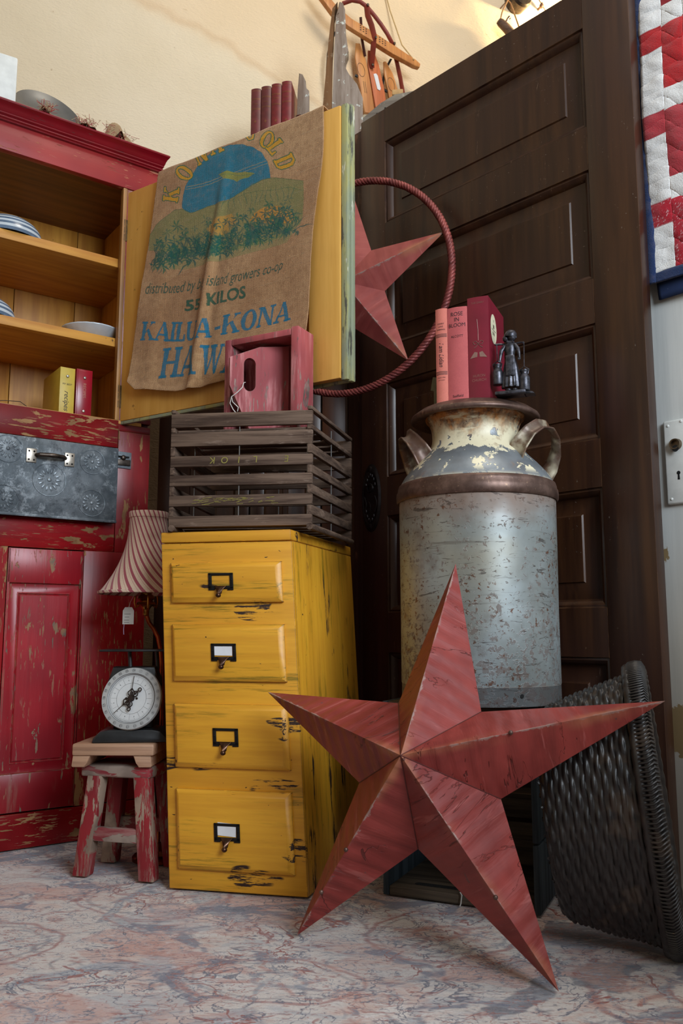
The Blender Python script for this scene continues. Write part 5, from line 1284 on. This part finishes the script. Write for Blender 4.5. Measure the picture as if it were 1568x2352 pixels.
# ------------------------------------------------------------------ the big barn star
def star_mat(name, a, b_, ripple=True):
    g = G(name); uv = g.nd('ShaderNodeUVMap'); uv.uv_map = 'arm'
    U = g.sep(uv.outputs[0])                                   # x along the arm, y signed distance from the ridge
    n = g.noise(7, 4, .6); lines = g.noise((26, 3.2, 1), 4, .65, .5, co=uv.outputs[0])
    c = g.mix(g.step(n, .35, .68), a, b_); c = g.mix(g.step(lines, .35, .7, 0, .4), c, tuple(v*.78 for v in b_))
    c = g.mix(g.step(g.noise((40, 5, 1), 4, .7, .8, co=uv.outputs[0]), .60, .70, 0, .35), c, (186, 110, 104))
    ridge = g.math('ABSOLUTE', U[1]); rn = g.noise((60, 90, 1), 4, .7, co=uv.outputs[0])
    wear = g.mul(g.step(g.math('ADD', ridge, g.mul(g.math('SUBTRACT', rn, .5), .022)), .0005, .0035, 1, 0), g.step(g.noise(9, 3), .42, .56))
    halo = g.mul(g.step(g.math('ADD', ridge, g.mul(g.math('SUBTRACT', n, .5), .05)), 0, .022, 1, 0), g.step(g.noise(4, 2), .5, .66))
    crk = g.math('ABSOLUTE', g.math('SUBTRACT', g.noise((11, 2.6, 1), 5, .6, .9, co=uv.outputs[0]), .5))
    crack = g.mul(g.step(crk, .002, .006, 1, 0), g.step(g.noise(5, 2), .46, .56))
    if not ripple: crack = g.mul(crack, 0.0)
    c = g.mix(g.mul(halo, .6), c, (176, 120, 84)); c = g.mix(g.mul(crack, .8), c, (70, 26, 22)); c = g.mix(wear, c, (150, 120, 112)); 
    nick = g.step(g.noise(46, 2, .5), .735, .745); c = g.mix(g.mul(nick, .7), c, (86, 64, 62))
    X = g.wave(9, 5, 2, 'X', co=uv.outputs[0], dscale=.7)
    h = g.math('ADD', g.mul(X, .7), g.math('ADD', g.mul(lines, 1.2), g.mul(crack, -1.4)))
    return g.fin(c, .48, .0, h, .55 if ripple else .15, .004, spec=.45)
def star_mesh(tips, inners, apex, sub, mat, parent, name='star_body', dent=0.0, thick=.0012):
    """inners[k] lies between tips[k] and tips[k+1]"""
    me = bpy.data.meshes.new(name); bm = bmesh.new(); uv = bm.loops.layers.uv.new('arm'); cache = {}
    ap = Vector(apex); R = random.Random(4)
    def V(p):
        k = tuple(round(x, 5) for x in p)
        if k not in cache: cache[k] = bm.verts.new(p)
        return cache[k]
    for k in range(5):
        tip = Vector(tips[k]); ax = (tip-ap); Ln = ax.length; ax.normalize()
        for s_, inn in ((1, Vector(inners[k])), (-1, Vector(inners[k-1]))):
            for i in range(sub):
                for j in range(sub-i):
                    def P(i_, j_):
                        a, b_ = i_/sub, j_/sub; return ap*(1-a-b_)+tip*a+inn*b_
                    tri = [(i, j), (i+1, j), (i, j+1)]
                    ts = [tri] if i+j >= sub-1 else [tri, [(i+1, j), (i+1, j+1), (i, j+1)]]
                    for t_ in ts:
                        ps = [P(*q) for q in t_]
                        f = bm.faces.new([V(p) for p in (ps if s_ > 0 else ps[::-1])])
                        for lp_ in f.loops:
                            d = lp_.vert.co-ap; al = d.dot(ax); lp_[uv].uv = (al+k*1.7, s_*(d-ax*al).length+(0))
    bmesh.ops.recalc_face_normals(bm, faces=bm.faces)
    bm.normal_update()
    nrm = sum((f.normal for f in bm.faces), Vector())
    if nrm.dot(Vector((0, 1, 0)) if parent is None else star_front) < 0: bmesh.ops.reverse_faces(bm, faces=bm.faces)
    bm.to_mesh(me); bm.free(); me.materials.append(mat)
    o = bpy.data.objects.new(name, me); COL.objects.link(o); o.parent = parent
    solidify(o, thick, -1)
    return o
tips = [(.2329, 1.7311, .7065), (.5491, 1.4717, .4529), (.3451, 1.4415, .003), (-.0851, 1.6905, .003), (-.1569, 1.8466, .4413)]
inn = [(.26, 1.6158, .4217), (.2811, 1.5535, .2772), (.1378, 1.5968, .1822), (.0343, 1.6876, .2818), (.1117, 1.6987, .4307)]
apex = (.1019, 1.5054, .3585)
star_front = Vector((-.452, -.841, .297))
t = thing('barn_star', 'huge dented rust red sheet metal barn star standing on two points on the rug', 'star', (.13, 1.566, 0))
sub_ = lambda p: (p[0]-.13, p[1]-1.566, p[2])
M_star = star_mat('rust_red_sheet_metal', (146, 58, 52), (120, 42, 38))
o = star_mesh([sub_(p) for p in tips], [sub_(p) for p in inn], sub_(apex), 26, M_star, t)
for al in ((tips[2], .62), (tips[3], .5), (tips[1], .42), (tips[3], .74)):
    b = B(); p = Vector(sub_(al[0])).lerp(Vector(sub_(apex)), 1-al[1]); b.sphere(p+star_front*.001, .0042, 10); obj('rivet', b, M_cr, t)
# folded seams where the arms are joined
b = B()
for i in inn:
    p0, p1 = Vector(sub_(i)), Vector(sub_(apex)); p0 = p0+star_front*.0006; p1 = p1+star_front*.0006
    b.tube([p0.lerp(p1, q/6) for q in range(7)], .0010, 6)
obj('seam', b, plain('dark_red_seam', (84, 28, 24), .5), t)

# ------------------------------------------------------------------ star wreath in a twisted ring
M_ring = star_mat('dusty_red_metal', (166, 84, 76), (146, 64, 60), False)
WR = T(.0264, 2.429, 1.594) @ Rz(math.radians(-30))
t = thing('star_wreath', 'dusty red metal star inside a twisted iron ring hanging on the dark panelled door', 'wall decoration'); t.matrix_world = WR
Rr = .3276
b = B()
for s_ in range(4):
    n = 420; P = []
    for k in range(n):
        a = 2*PI*k/n; ph = a*46+s_*PI/2; r = Rr+.0060*math.cos(ph); P.append((r*math.cos(a), .0060*math.sin(ph), r*math.sin(a)))
    b.tube(P, .0056, 6, closed=True)
def ringmat():
    g = G('rust_red_twisted_iron'); n = g.noise(30, 4, .7); c = g.mix(g.step(n, .35, .65), (142, 68, 62), (108, 48, 46)); return g.fin(c, .5, .3, n, .3, .001)
obj('twisted_ring', b, ringmat(), t, smooth=60)
tp, il = [], []
for k in range(5):
    a = PI/2-k*2*PI/5; tp.append((Rr*.985*math.cos(a), 0, Rr*.985*math.sin(a))); a -= PI/5; il.append((Rr*.372*math.cos(a), 0, Rr*.372*math.sin(a)))
star_front = Vector((0, -1, 0))
star_mesh(tp, il, (0, -.046, 0), 14, M_ring, t)
b = B(); b.tube([(.0+.006*math.cos(q), 0, Rr*.985+.004+.010*math.sin(q)) for q in np.linspace(0, 2*PI, 17)[:-1]], .0016, 6, closed=True); obj('hook', b, M_cr, t)
b = B(); wi = WR.inverted(); b.tube([wi @ Vector(p) for p in ((.024, 2.432, 1.930), (.012, 2.56, 2.02), (.010, 2.725, 2.098), (.010, 2.735, 2.103))], .0012, 6); obj('hanging_wire', b, M_wire, t)

# ------------------------------------------------------------------ woven basket on its side
def basket():
    g = G('blackened_wicker'); n = g.noise(30, 4, .7)
    c = g.mix(g.step(n, .35, .65), (32, 27, 25), (17, 15, 15)); c = g.mix(g.step(g.noise(14, 3), .55, .66, 0, .5), c, (66, 52, 40))
    M = g.fin(c, .42, 0, g.noise(120, 3), .4, .001, spec=.6)
    tau = math.radians(6)
    a = Vector((.93*math.cos(tau), -.36*math.cos(tau), math.sin(tau))); v = Vector((-.93*math.sin(tau), .36*math.sin(tau), math.cos(tau))); w = v.cross(a)
    ctr = Vector((.574, 1.592, .2575))
    t = thing('wicker_basket', 'large blackened wicker basket tipped on its side between the star and the white door', 'basket')
    M4 = Matrix.Identity(4)
    for i, col_ in enumerate((w, v, a)):
        for j in range(3): M4[j][i] = col_[j]
    t.matrix_world = T(*ctr) @ M4                                  # local X minor axis, Y major axis (up), Z base -> rim
    def shape(s):                                              # s 0 at base centre .. 1 at rim
        if s < .28: q = s/.28; return (.068*q, .160*q, -.198, -.004)
        q = (s-.28)/.72
        k = min(q/.16, 1); r = math.sin(k*PI/2)
        mn = .068+.014*r+(.100-.082)*q; mj = .160+.020*r+(.242-.180)*q**.85
        return (mn, mj, -.198+.198*(max(q-.04, 0)/.96)+.012*(1-math.cos(k*PI/2))*0, -.004*(1-q))
    nu, nv = 300, 170
    ribs = 46; rows_ = 30
    def f(i, j):
        mn, mj, z, oy = shape(j); an = 2*PI*i
        ph = i*ribs; rw = j*rows_
        par = 1 if int(rw) % 2 == 0 else -1
        amp = .0046 if j > .25 else .0025
        prof = abs(math.sin(PI*(rw % 1.0)))**.5
        d = amp*(.5+.5*par*math.cos(PI*ph*2/2))*prof+.0012*math.sin(i*37)*math.sin(j*23)
        e = min(1, j*8)
        return ((mn+d*e)*math.cos(an), (mj+d*e)*math.sin(an)+oy, z)
    b = B(); b.grid(f, nu, nv, cu=True)
    o = obj('woven_body', b, M, t, smooth=70); solidify(o, .004, -1)
    b = B()
    for k in range(3):
        r = .0095; n = 160; dz = (-.020, -.004, .004)[k]; dr = (.004, .006, -.002)[k]
        P = [((.100+dr)*math.cos(2*PI*q/n), (.242+dr)*math.sin(2*PI*q/n), dz) for q in range(n)]
        b.tube(P, [r*(1+.10*math.sin(q*2.2)) for q in range(n)], 10, closed=True)
    for q in range(210):                                       # wrapped strands round the rim
        an = 2*PI*q/210; c_ = Vector((.104*math.cos(an), .247*math.sin(an), 0)); an2 = an+.03; c2 = Vector((.104*math.cos(an2), .247*math.sin(an2), -.004)); o_ = Vector((math.cos(an)*.012, math.sin(an)*.012, 0))
        b.tube([c_+Vector((0, 0, .011)), c_+o_*.85+Vector((0, 0, .006)), c2+o_, c2+o_*.85+Vector((0, 0, -.012)), c2+Vector((0, 0, -.022))], .0022, 6)
    obj('rim', b, M, t, smooth=60)
basket()

# ------------------------------------------------------------------ quilt on the white door
def quilt():
    S = 1400; u0, z0 = .80, 1.20; c = Canvas(int(.62*S), int(1.0*S)); c.c[:] = (*L((224, 224, 222)), 1)
    P = lambda u, z: ((u-u0)*S, (z0+1.0-z)*S)
    def rc(a, b_, z, z1, col): c.poly([P(a, z), P(b_, z), P(b_, z1), P(a, z1)], col, 1)
    reds = [(176, 22, 42), (174, 52, 60), (178, 26, 30), (150, 24, 34)]
    for k in range(5):
        z = 1.422+k*.200; rd = reds[min(k, 3)]
        for q in range(4):
            x = .832+q*.094
            rc(x, x+.047, z, z+.052, rd); rc(x+.047, x+.094, z-.103, z+.047, rd)
    rc(.8, 1.42, 1.2, 1.3, (24, 40, 74))
    R = random.Random(2)
    for k in range(1500):
        u, z = R.uniform(.83, 1.2), R.uniform(1.31, 1.476); i = int((u-u0)*S); j = int((z0+1.0-z)*S)
        if c.c[j, i, 1] < .1: c.poly([(i-1, j-1), (i+1.2, j-1), (i+1.2, j+1.2), (i-1, j+1)], (230, 200, 204), .9)
    us = np.linspace(.818, 1.30, 300); zs = np.linspace(1.300, 2.14, 420); U, Z = np.meshgrid(us, zs)
    col = c.sample((U-u0)*S, (z0+1.0-Z)*S); col[..., 3] = 1
    edge = (U < .8325) | (Z < 1.3195); col[edge] = (*L((24, 44, 84)), 1)
    puff = .0022*np.abs(np.sin((U-.832)/.047*PI))**.5*np.abs(np.sin((Z-1.32)/.05*PI))**.5
    loopq = .0022*np.abs(np.sin((Z+.012*np.sin(U*70))*60+U*24))**.4
    Yv = .060-.010-puff-loopq-.006*np.sin(Z*9+U*6)-.0015*wob(U*40, Z*40, 5, 4, 1)
    Yv = np.where(edge, .052-.003*np.sin(np.clip((U-.818)/.0145, 0, 1)*PI), Yv)
    g = G('quilted_cotton'); n = g.noise(420, 2); m = g.noise(26, 4, .6, .6)
    cc = g.mix(g.step(m, .42, .68, 0, .16), g.attr('print').outputs['Color'], (120, 110, 110)); cc = g.mix(g.step(n, .3, .7, 0, .12), cc, (90, 90, 96))
    g.fin(cc, .9, 0, g.math('ADD', g.mul(m, 2.5), n), .5, .002, spec=.15, sheen=.2)
    sk = .018*(1.98-Z)                                          # it hangs a little askew
    o = np_sheet('quilt', np.stack([U+.0*sk, Yv, Z], -1), col, g.m); o.matrix_world = DOOR @ T(.943, .004, 1.4173) @ Matrix.Diagonal((1.1, 1, 1.12, 1)) @ T(-.832, 0, -1.322)
    solidify(o, .008, 1)
    o['label'] = 'red and white patchwork quilt with navy binding hanging on the white door'; o['category'] = 'quilt'
    navy = cloth('navy_cotton', (24, 44, 84), (18, 34, 66), .9); plaid = cloth('blue_plaid_cotton', (96, 110, 130), (60, 78, 108), .9, 200)
    b = B(); b.grid(lambda i, j: (.812+.49*i+.020*(1-j)*(1-i)*0+ (.017*max(0, 1-j*2.2)), .070-.004*math.sin(j*20+i*9), 1.268+.862*j), 60, 80); q = obj('quilt_back', b, navy, o, smooth=60, label='navy back layer of the folded quilt'); solidify(q, .006, 0)
    b = B(); b.box(.850, 1.29, .064, .068, 1.284, 1.300, bev=.001); obj('quilt_lining', b, plaid, o, label='blue plaid lining strip')
quilt()

# ------------------------------------------------------------------ books and weathered wood on top of the wardrobe
M_mar = [plain('maroon_leather_%s' % n, c, .42, 0, .2, 30) for n, c in (('dull', (112, 48, 48)), ('brown', (104, 44, 44)), ('red', (124, 38, 40)), ('bright', (128, 36, 42)))]
M_gilt = plain('old_gilt', (150, 104, 62), .45, .5)
R = random.Random(8)
for k in range(4):
    mw = T(-.3215+k*.0366, 2.79-k*.004, 2.2558) @ Rz(math.radians(-8)) 
    labs = ('leftmost of the four maroon gilt-banded volumes on the wardrobe', 'second from the left of the four maroon volumes on the wardrobe', 'third from the left of the four maroon volumes on the wardrobe', 'rightmost of the four maroon volumes, beside the weathered post')
    w, h = .0348, .228+k*.007
    t = book('old_book', labs[k], 'book', mw, w, h, .15, M_mar[k], group='maroon volumes on the wardrobe', ink=M_gilt, curve=.005, bands=[(h-.010, .0012), (h-.040, .0012), (h-.043, .0008), (h-.078, .0012), (h-.081, .0008), (.022, .001)], texts=[('HISTORY', .0056, w*.5, h-.058, 0)] if k == 2 else [('WORKS', .005, w*.5, h-.062, 0)])
    b = B()
    for a in range(4):
        an = a*PI/2; b.poly([(w*.5+r*math.cos(an+q)*.9, -.0056, .100+r*math.sin(an+q)*1.4) for r, q in ((0, 0), (.0025, .5), (.0052, 0), (.0025, -.5))])
    obj('gilt_flower', b, M_gilt, t, smooth=0, normals=False)
def weath(name, a, b_, fl=(196, 204, 198), gr=2):
    g = G(name); sc = [26]*3; sc[gr] = 3; n = g.noise(tuple(sc), 5, .7); 
    c = g.mix(g.step(n, .35, .68), a, b_); c = g.mix(g.step(g.noise(34, 5, .65), .60, .64, 0, .8), c, fl); c = g.mix(g.step(g.noise(20, 5, .7), .66, .70, 0, .8), c, (70, 50, 36))
    return g.fin(c, .9, 0, n, .7, .004, spec=.2)
M_wg = weath('grey_flaked_wood', (148, 136, 126), (112, 96, 84)); M_wb = weath('brown_bare_wood', (116, 84, 56), (84, 58, 36), (130, 110, 86)); M_cement = weath('grey_board', (126, 120, 110), (100, 92, 84), (150, 144, 132), 0)
t = thing('weathered_corbel', 'tall weathered grey and brown wooden corbel standing on the wardrobe in front of the sled', 'corbel', (-.064, 2.80, 2.1005), .0)
b = B()
face = [(.012, .0), (.118, .0), (.119, .345), (.098, .400), (.070, .430), (.058, .460), (.062, .500), (.070, .515), (.064, .585), (.062, .675), (.052, .700), (.040, .705), (.030, .650), (.022, .50), (.016, .30)]
b.prism([(x*1.08+.012, z*1.045) for x, z in face], 0, .05, lambda x, z, d: (x, d, z), bev=.003)
for v in b.bm.verts: v.co.x += .0022*math.sin(v.co.z*61)*(v.co.z > .02); v.co.y += .003*math.sin(v.co.z*37+v.co.x*50)*(v.co.z > .02)
obj('corbel_face', b, M_wg, t)
b = B(); b.prism([(-.024, 0), (.023, 0), (.028, .31), (.034, .52), (.038, .69), (.048, .737), (.032, .71), (.018, .585), (.0, .38), (-.015, .2)], -.004, .052, lambda x, z, d: (x, d, z), bev=.003)
for v in b.bm.verts: v.co.x += .002*math.sin(v.co.z*70)*(v.co.z > .02)
obj('corbel_side', b, M_wb, t)
t = thing('grey_plank', 'grey nail-holed plank lying on edge on the wardrobe behind the door top', 'plank', (.055, 2.868, 2.1005), -.12)
b = B(); b.prism([(0, 0), (.24, 0), (.24, .420), (.14, .408), (.09, .378), (.03, .328), (0, .307)], 0, .022, lambda x, z, d: (x, d, z), bev=.003); 
for x, z in ((.075, .335), (.105, .355)): a = b.mark(); b.lathe([(0, .001), (.0035, .001)], 10, mi=1); b.xf(T(x, 0, z) @ Rx(PI/2), a)
b.box(.130, .170, .001, .020, .407, .428, 2, .003)
obj('board', b, [M_cement, M_black, plain('raw_wood_end', (186, 150, 100), .8)], t)
t = thing('wood_offcut', 'small weathered grey wooden finial beside the maroon volumes', 'wood piece', (-.138, 2.80, 2.2558), .0)
b = B(); b.prism([(-.020, 0), (.022, 0), (.022, .232), (.010, .238), (.010, .270), (-.002, .296), (-.014, .300), (-.018, .250), (-.020, .20)], 0, .04, lambda x, z, d: (x, d, z), bev=.003); obj('finial', b, M_wg, t)
t = thing('rusty_casting', 'small rust brown openwork iron casting in front of the weathered finial', 'ironwork', (-.150, 2.775, 2.2558), .1)
b = B(); R = random.Random(6)
for k in range(9):
    a = k*.7; b.tube([(.016*math.cos(a), .006*math.sin(a), .0+.012*(k % 3)), (.020*math.cos(a+1), .008*math.sin(a), .05), (.012*math.cos(a+2), .006, .085+.012*(k % 4)), (.004, 0, .12)], .0035, 7)
b.box(-.022, .022, -.010, .010, 0, .008, bev=.002)
obj('casting', b, plain('rust', (112, 62, 44), .85, .2, .4, 40), t)
t = thing('pale_stone', 'rounded pale speckled stone behind the corbel', 'stone', (.100, 2.945, 2.1005))
b = B(); b.lathe([(0, 0), (.040, 0), (.046, .06), (.046, .27), (.040, .335), (.024, .37), (0, .38)], 30); b.bm.verts.ensure_lookup_table()
for v in b.bm.verts: v.co *= 1+.02*math.sin(v.co.z*60+v.co.x*90)*(v.co.z > .01)
obj('stone_body', b, weath('pale_stone_skin', (196, 190, 168), (170, 164, 146), (120, 130, 110)), t)

# ------------------------------------------------------------------ sled on the back wall
def sled():
    M_sw = wood('varnished_pale_wood', (200, 138, 76), (176, 112, 58), 2, .45, 1.0, bs=.15); M_rd = plain('red_painted_iron', (134, 50, 34), .4, .2, .2, 20); M_bk = plain('black_runner', (36, 38, 40), .4, .3)
    t = thing('sled', 'small old wooden sled with red iron frame hanging high on the cream wall', 'sled'); t.matrix_world = WALL @ T(1.05, -.003, 2.9)
    f = lambda s, z, y: (s-1.05, y, z-2.9)
    def ob(name, b, m, **k): return obj(name, b, m, t, **k)
    # steering bar
    def bar(pts, hw, d0, d1, mi=0):
        b = B(); n = len(pts); up = []
        for i in range(n):
            a = Vector(pts[max(i-1, 0)]); c = Vector(pts[min(i+1, n-1)]); tn = (c-a).normalized(); up.append(Vector((-tn.y, tn.x)))
        P = [tuple(Vector(p)+u*h) for p, u, h in zip(pts, up, hw)]+[tuple(Vector(p)-u*h) for p, u, h in list(zip(pts, up, hw))[::-1]]
        b.prism(P, d0, d1, lambda s, z, d: f(s, z, d), bev=.003); return b
    b = bar([(.770, 3.20), (.800, 3.165), (.854, 3.111), (.924, 3.078), (1.02, 3.052), (1.13, 3.018), (1.235, 2.990), (1.258, 2.984)], [.010, .016, .019, .020, .021, .020, .016, .009], -.115, -.092)
    sb = ob('steering_bar', b, M_sw)
    b = B()
    for s, z in ((.985, 3.066), (1.075, 3.040)):
        for k in range(9): b.sphere(f(s+(k % 3-1)*.013, z+(k//3-1)*.010-(k % 3-1)*.004, -.1155), (.0038, .0008, .0028), 6)
    obj('flower_stencil', b, plain('dark_stencil', (66, 46, 34), .7), sb, smooth=0)
    slats = [([(.990, 3.045), (1.000, 2.98), (1.02, 2.88), (1.045, 2.74)], [.010, .024, .026, .024]), ([(1.052, 3.03), (1.062, 2.97), (1.085, 2.86), (1.11, 2.72)], [.014, .026, .029, .028]), ([(1.118, 3.00), (1.135, 2.95), (1.158, 2.87), (1.18, 2.74)], [.006, .022, .026, .024])]
    for k, (p, w) in enumerate(slats):
        s_ = ob('slat', bar(p, w, -.056, -.046), wood('orange_stained_slat', (196, 104, 56), (178, 92, 48), 2, .5, bs=.1) if k == 1 else M_sw)
        if k != 1:
            b = B(); c = (1.003, 2.925) if k == 0 else (1.147, 2.90)
            b.tube([f(c[0]+.017*math.cos(q)-.004*math.sin(q), c[1]+.030*math.sin(q), -.0565) for q in np.linspace(0, 2*PI, 25)[:-1]], .0008, 5, closed=True); obj('printed_oval', b, M_inkd, s_, smooth=0)
            b = B()
            for d in (-.004, .004): b.tube([f(c[0]+.014+d, c[1]-.05, -.0565), f(c[0]+.022+d, c[1]-.10, -.0565)], .0009, 5)
            obj('printed_stripe', b, M_inkd, s_, smooth=0)
    def strap(pts, w, m=M_rd, name='iron_strap'):
        b = B(); b.tube(pts, w, 8, flat=.45); ob(name, b, m)
    strap([f(.895, 3.165, -.10), f(.93, 3.178, -.12), f(.965, 3.180, -.125), f(.996, 3.168, -.125), f(1.035, 3.142, -.12), f(1.068, 3.117, -.115), f(1.10, 3.088, -.11), f(1.135, 3.052, -.10), f(1.15, 3.04, -.08)], .0085)
    strap([f(.996, 3.168, -.125), f(1.0, 3.13, -.125), f(1.02, 3.09, -.122), f(1.032, 3.05, -.12), f(1.038, 3.0, -.10), f(1.048, 2.96, -.066), f(1.052, 2.945, -.060)], .012)
    strap([f(.985, 3.14, -.09), f(1.0, 3.06, -.07), f(1.02, 2.99, -.06)], .006, plain('dark_red_iron', (70, 26, 20), .5, .2))
    strap([f(1.148, 3.05, -.08), f(1.165, 3.0, -.075), f(1.185, 2.93, -.07), f(1.205, 2.84, -.065), f(1.23, 2.72, -.06)], .009, name='runner')
    strap([f(.885, 3.06, -.07), f(.862, 3.02, -.07), f(.850, 2.95, -.06), f(.848, 2.88, -.055), f(.862, 2.76, -.05)], .008, M_bk, 'runner')
    strap([f(1.148, 3.02, -.055), f(1.125, 2.97, -.045), f(1.115, 2.90, -.035), f(1.12, 2.80, -.03)], .006, M_bk)
    b = B(); b.tube([f(.98, 2.90, -.045), f(1.18, 2.86, -.045)], .006, 8); ob('cross_brace', b, M_bk)
    b = B()
    for s, z, y in ((.996, 3.168, -.137), (1.135, 3.052, -.112), (1.050, 2.952, -.074), (1.036, 3.035, -.132)): b.sphere(f(s, z, y), (.006, .004, .006), 10)
    ob('bolt', b, M_steel_dk)
    b = B(); b.tube([f(1.225, 2.998, -.118), f(1.20, 3.10, -.06), f(1.165, 3.28, -.02), f(1.13, 3.45, -.002)], .0028, 7); b.tube([f(.80, 3.17, -.118), f(.90, 3.30, -.05), f(1.13, 3.45, -.002)], .0028, 7)
    ob('cord', b, plain('jute_cord', (190, 162, 112), .9))
    b = B(); b.tube([f(1.13, 3.45, .002), f(1.13, 3.45, -.01), f(1.13, 3.456, -.012)], .003, 6); ob('nail', b, M_steel_dk)
    tg = thing('paper_label', 'white paper label stuck on the middle slat of the sled', 'label'); tg.matrix_world = WALL @ T(1.075, -.0605, 2.89)
    b = B(); b.prism([(-.014, .032), (-.002, .038), (.006, .030), (.020, -.026), (.016, -.036), (.004, -.032)], -.001, .0, lambda x, z, d: (x, d, z)); obj('paper', b, M_card, tg)
sled()

# ------------------------------------------------------------------ hanging farm tool, wall lamp and hook near the top of the wall
t = thing('hanging_singletree', 'old dark wooden singletree hanging from cords near the wall lamp', 'tool'); t.matrix_world = WALL @ T(1.78, -.06, 3.38)
b = B(); b.tube([(-.062, 0, .010), (-.050, 0, .004), (-.02, 0, -.012), (.03, 0, -.05), (.12, 0, -.12), (.25, 0, -.21)], [.014, .019, .021, .022, .024, .02], 14); obj('bar', b, wood('dark_tool_wood', (116, 84, 60), (72, 48, 34), 0, .7), t)
b = B(); b.tube([(-.052, -.0, .012), (-.04, 0, .06), (-.005, 0, .135), (.01, 0, .125), (.05, 0, .03), (.09, 0, -.08)], .0035, 7); obj('cord', b, plain('brown_cord', (150, 112, 76), .9), t)
b = B(); b.tube([(-.03, -.01, -.002), (-.022, -.018, .02), (-.014, -.018, .032), (-.008, -.014, .026)], .006, 8); b.tube([(-.005, .06, .135), (-.005, .0, .135), (-.005, -.004, .143)], .003, 6); obj('iron_hook', b, M_cr, t)
t = thing('round_tin', 'small round metal fixture on the cream wall above the hanging tool', 'fixture'); t.matrix_world = WALL @ T(1.855, -.055, 3.565) @ Rx(PI/2)
b = B(); b.lathe([(0, .03), (.02, .03), (.026, .022), (.05, .018), (.058, .006), (.055, -.05)], 36); b.lathe([(0, .045), (.012, .044), (.016, .03)], 20); obj('fixture_body', b, M_steel_dk, t)
t = thing('wall_hook', 'small dark iron hook with a cord on the brightly lit part of the cream wall', 'hook'); t.matrix_world = WALL @ T(2.0, -.02, 3.585)
b = B(); b.tube([(0, .02, 0), (0, -.01, 0), (0, -.016, .012)], .006, 8); b.tube([(-.07, -.002, .10), (0, -.012, .004), (.05, -.004, -.05)], .0028, 6); b.sphere((0, -.008, 0), .012, 10); obj('hook_body', b, M_cr, t)
t = thing('wall_lamp', 'warm wall lamp behind the top of the dark panelled door', 'lamp'); t.matrix_world = WALL @ T(2.14, -.09, 3.50)
b = B(); b.sphere((0, 0, 0), .035, 16)
g = G('warm_bulb'); g.b.inputs['Emission Color'].default_value = (*L((255, 214, 140)), 1); g.b.inputs['Emission Strength'].default_value = 12; obj('bulb', b, g.fin((255, 230, 180), .3), t)
b = B(); b.tube([(0, .0, .035), (0, 0, .06), (0, .088, .06)], .010, 10); b.lathe([(.02, .03), (.022, .055), (0, .06)], 20); obj('bracket', b, M_steel_dk, t)
pl = bpy.data.lights.new('wall_lamp_light', 'POINT'); pl.energy = 20; pl.color = (1.0, .74, .38); pl.shadow_soft_size = .03
po = bpy.data.objects.new('wall_lamp_light', pl); COL.objects.link(po); po.parent = t; po.location = (0, -.06, 0)

# ------------------------------------------------------------------ things on top of the cupboard
t = cupthing('white_board', 'white painted wooden block on the top left of the red cupboard', 'block', -.505, .09, 2.070, -.1)
b = B(); b.box(0, .345, 0, .05, 0, .205, bev=.006); obj('block', b, plain('chalky_white_paint', (222, 226, 224), .7, 0, .06, 30), t)
t = cupthing('metal_platter', 'dull grey oval metal platter leaning on top of the red cupboard', 'tray', -.045, .14, 2.0705)
b = B(); a = b.mark(); b.lathe([(0, .006), (.70, .006), (.82, .018), (.98, .030), (1.0, .028), (.83, .012), (.70, 0), (0, 0)], 64); b.xf(T(0, 0, .008) @ Rx(math.radians(58)) @ Matrix.Diagonal((.105, .125, .6, 1)), a)
zmin = min(v.co.z for v in b.bm.verts); 
for v in b.bm.verts: v.co.z -= zmin
obj('platter', b, plain('dull_pewter_tray', (118, 118, 116), .45, .7, .12, 10), t)
def scrap(name, label, u, y, w, h, sd, red, cat='fabric'):
    t = cupthing(name, label, cat, u, y, 2.0700); R = random.Random(sd); b = B()
    b.grid(lambda i, j: ((i-.5)*w+.006*math.sin(j*9+sd), (j-.5)*.05+.006*math.sin(i*11), h*math.sin(PI*min(max(i, .0), 1))**.6*math.sin(PI*min(.15+j*.85, 1))**.7*(1+.25*math.sin(i*13+j*7+sd))), 26, 14, mi=0)
    for k in range(46):
        x = R.uniform(-w*.55, w*.55); y_ = R.uniform(-.035, -.005); z = R.uniform(0, h*.7); b.tube([(x, y_, z), (x+R.uniform(-.012, .012), y_-.006, z+R.uniform(.0, .018)), (x+R.uniform(-.02, .02), y_-.01, z+R.uniform(-.004, .026))], .0006, 4, 1 if (red and k % 2) else 0)
    for v in b.bm.verts: v.co.z = max(v.co.z, 0)
    o = obj('cloth', b, [cloth('jute_scrap', (176, 150, 116), (150, 122, 90), .95, 300), cloth('red_thread', (150, 44, 48), (120, 30, 36), .95)], t, smooth=60)
scrap('burlap_scrap', 'crumpled frayed burlap scrap at the right end of the cupboard top', .135, .02, .085, .066, 1, True)
scrap('fringed_ribbon', 'frayed red and tan ribbon tuft in front of the grey platter', -.10, -.02, .03, .022, 4, True, 'ribbon')
scrap('fringed_ribbon', 'frayed red ribbon end lying in the middle of the cupboard top', .02, -.02, .05, .012, 6, True, 'ribbon')
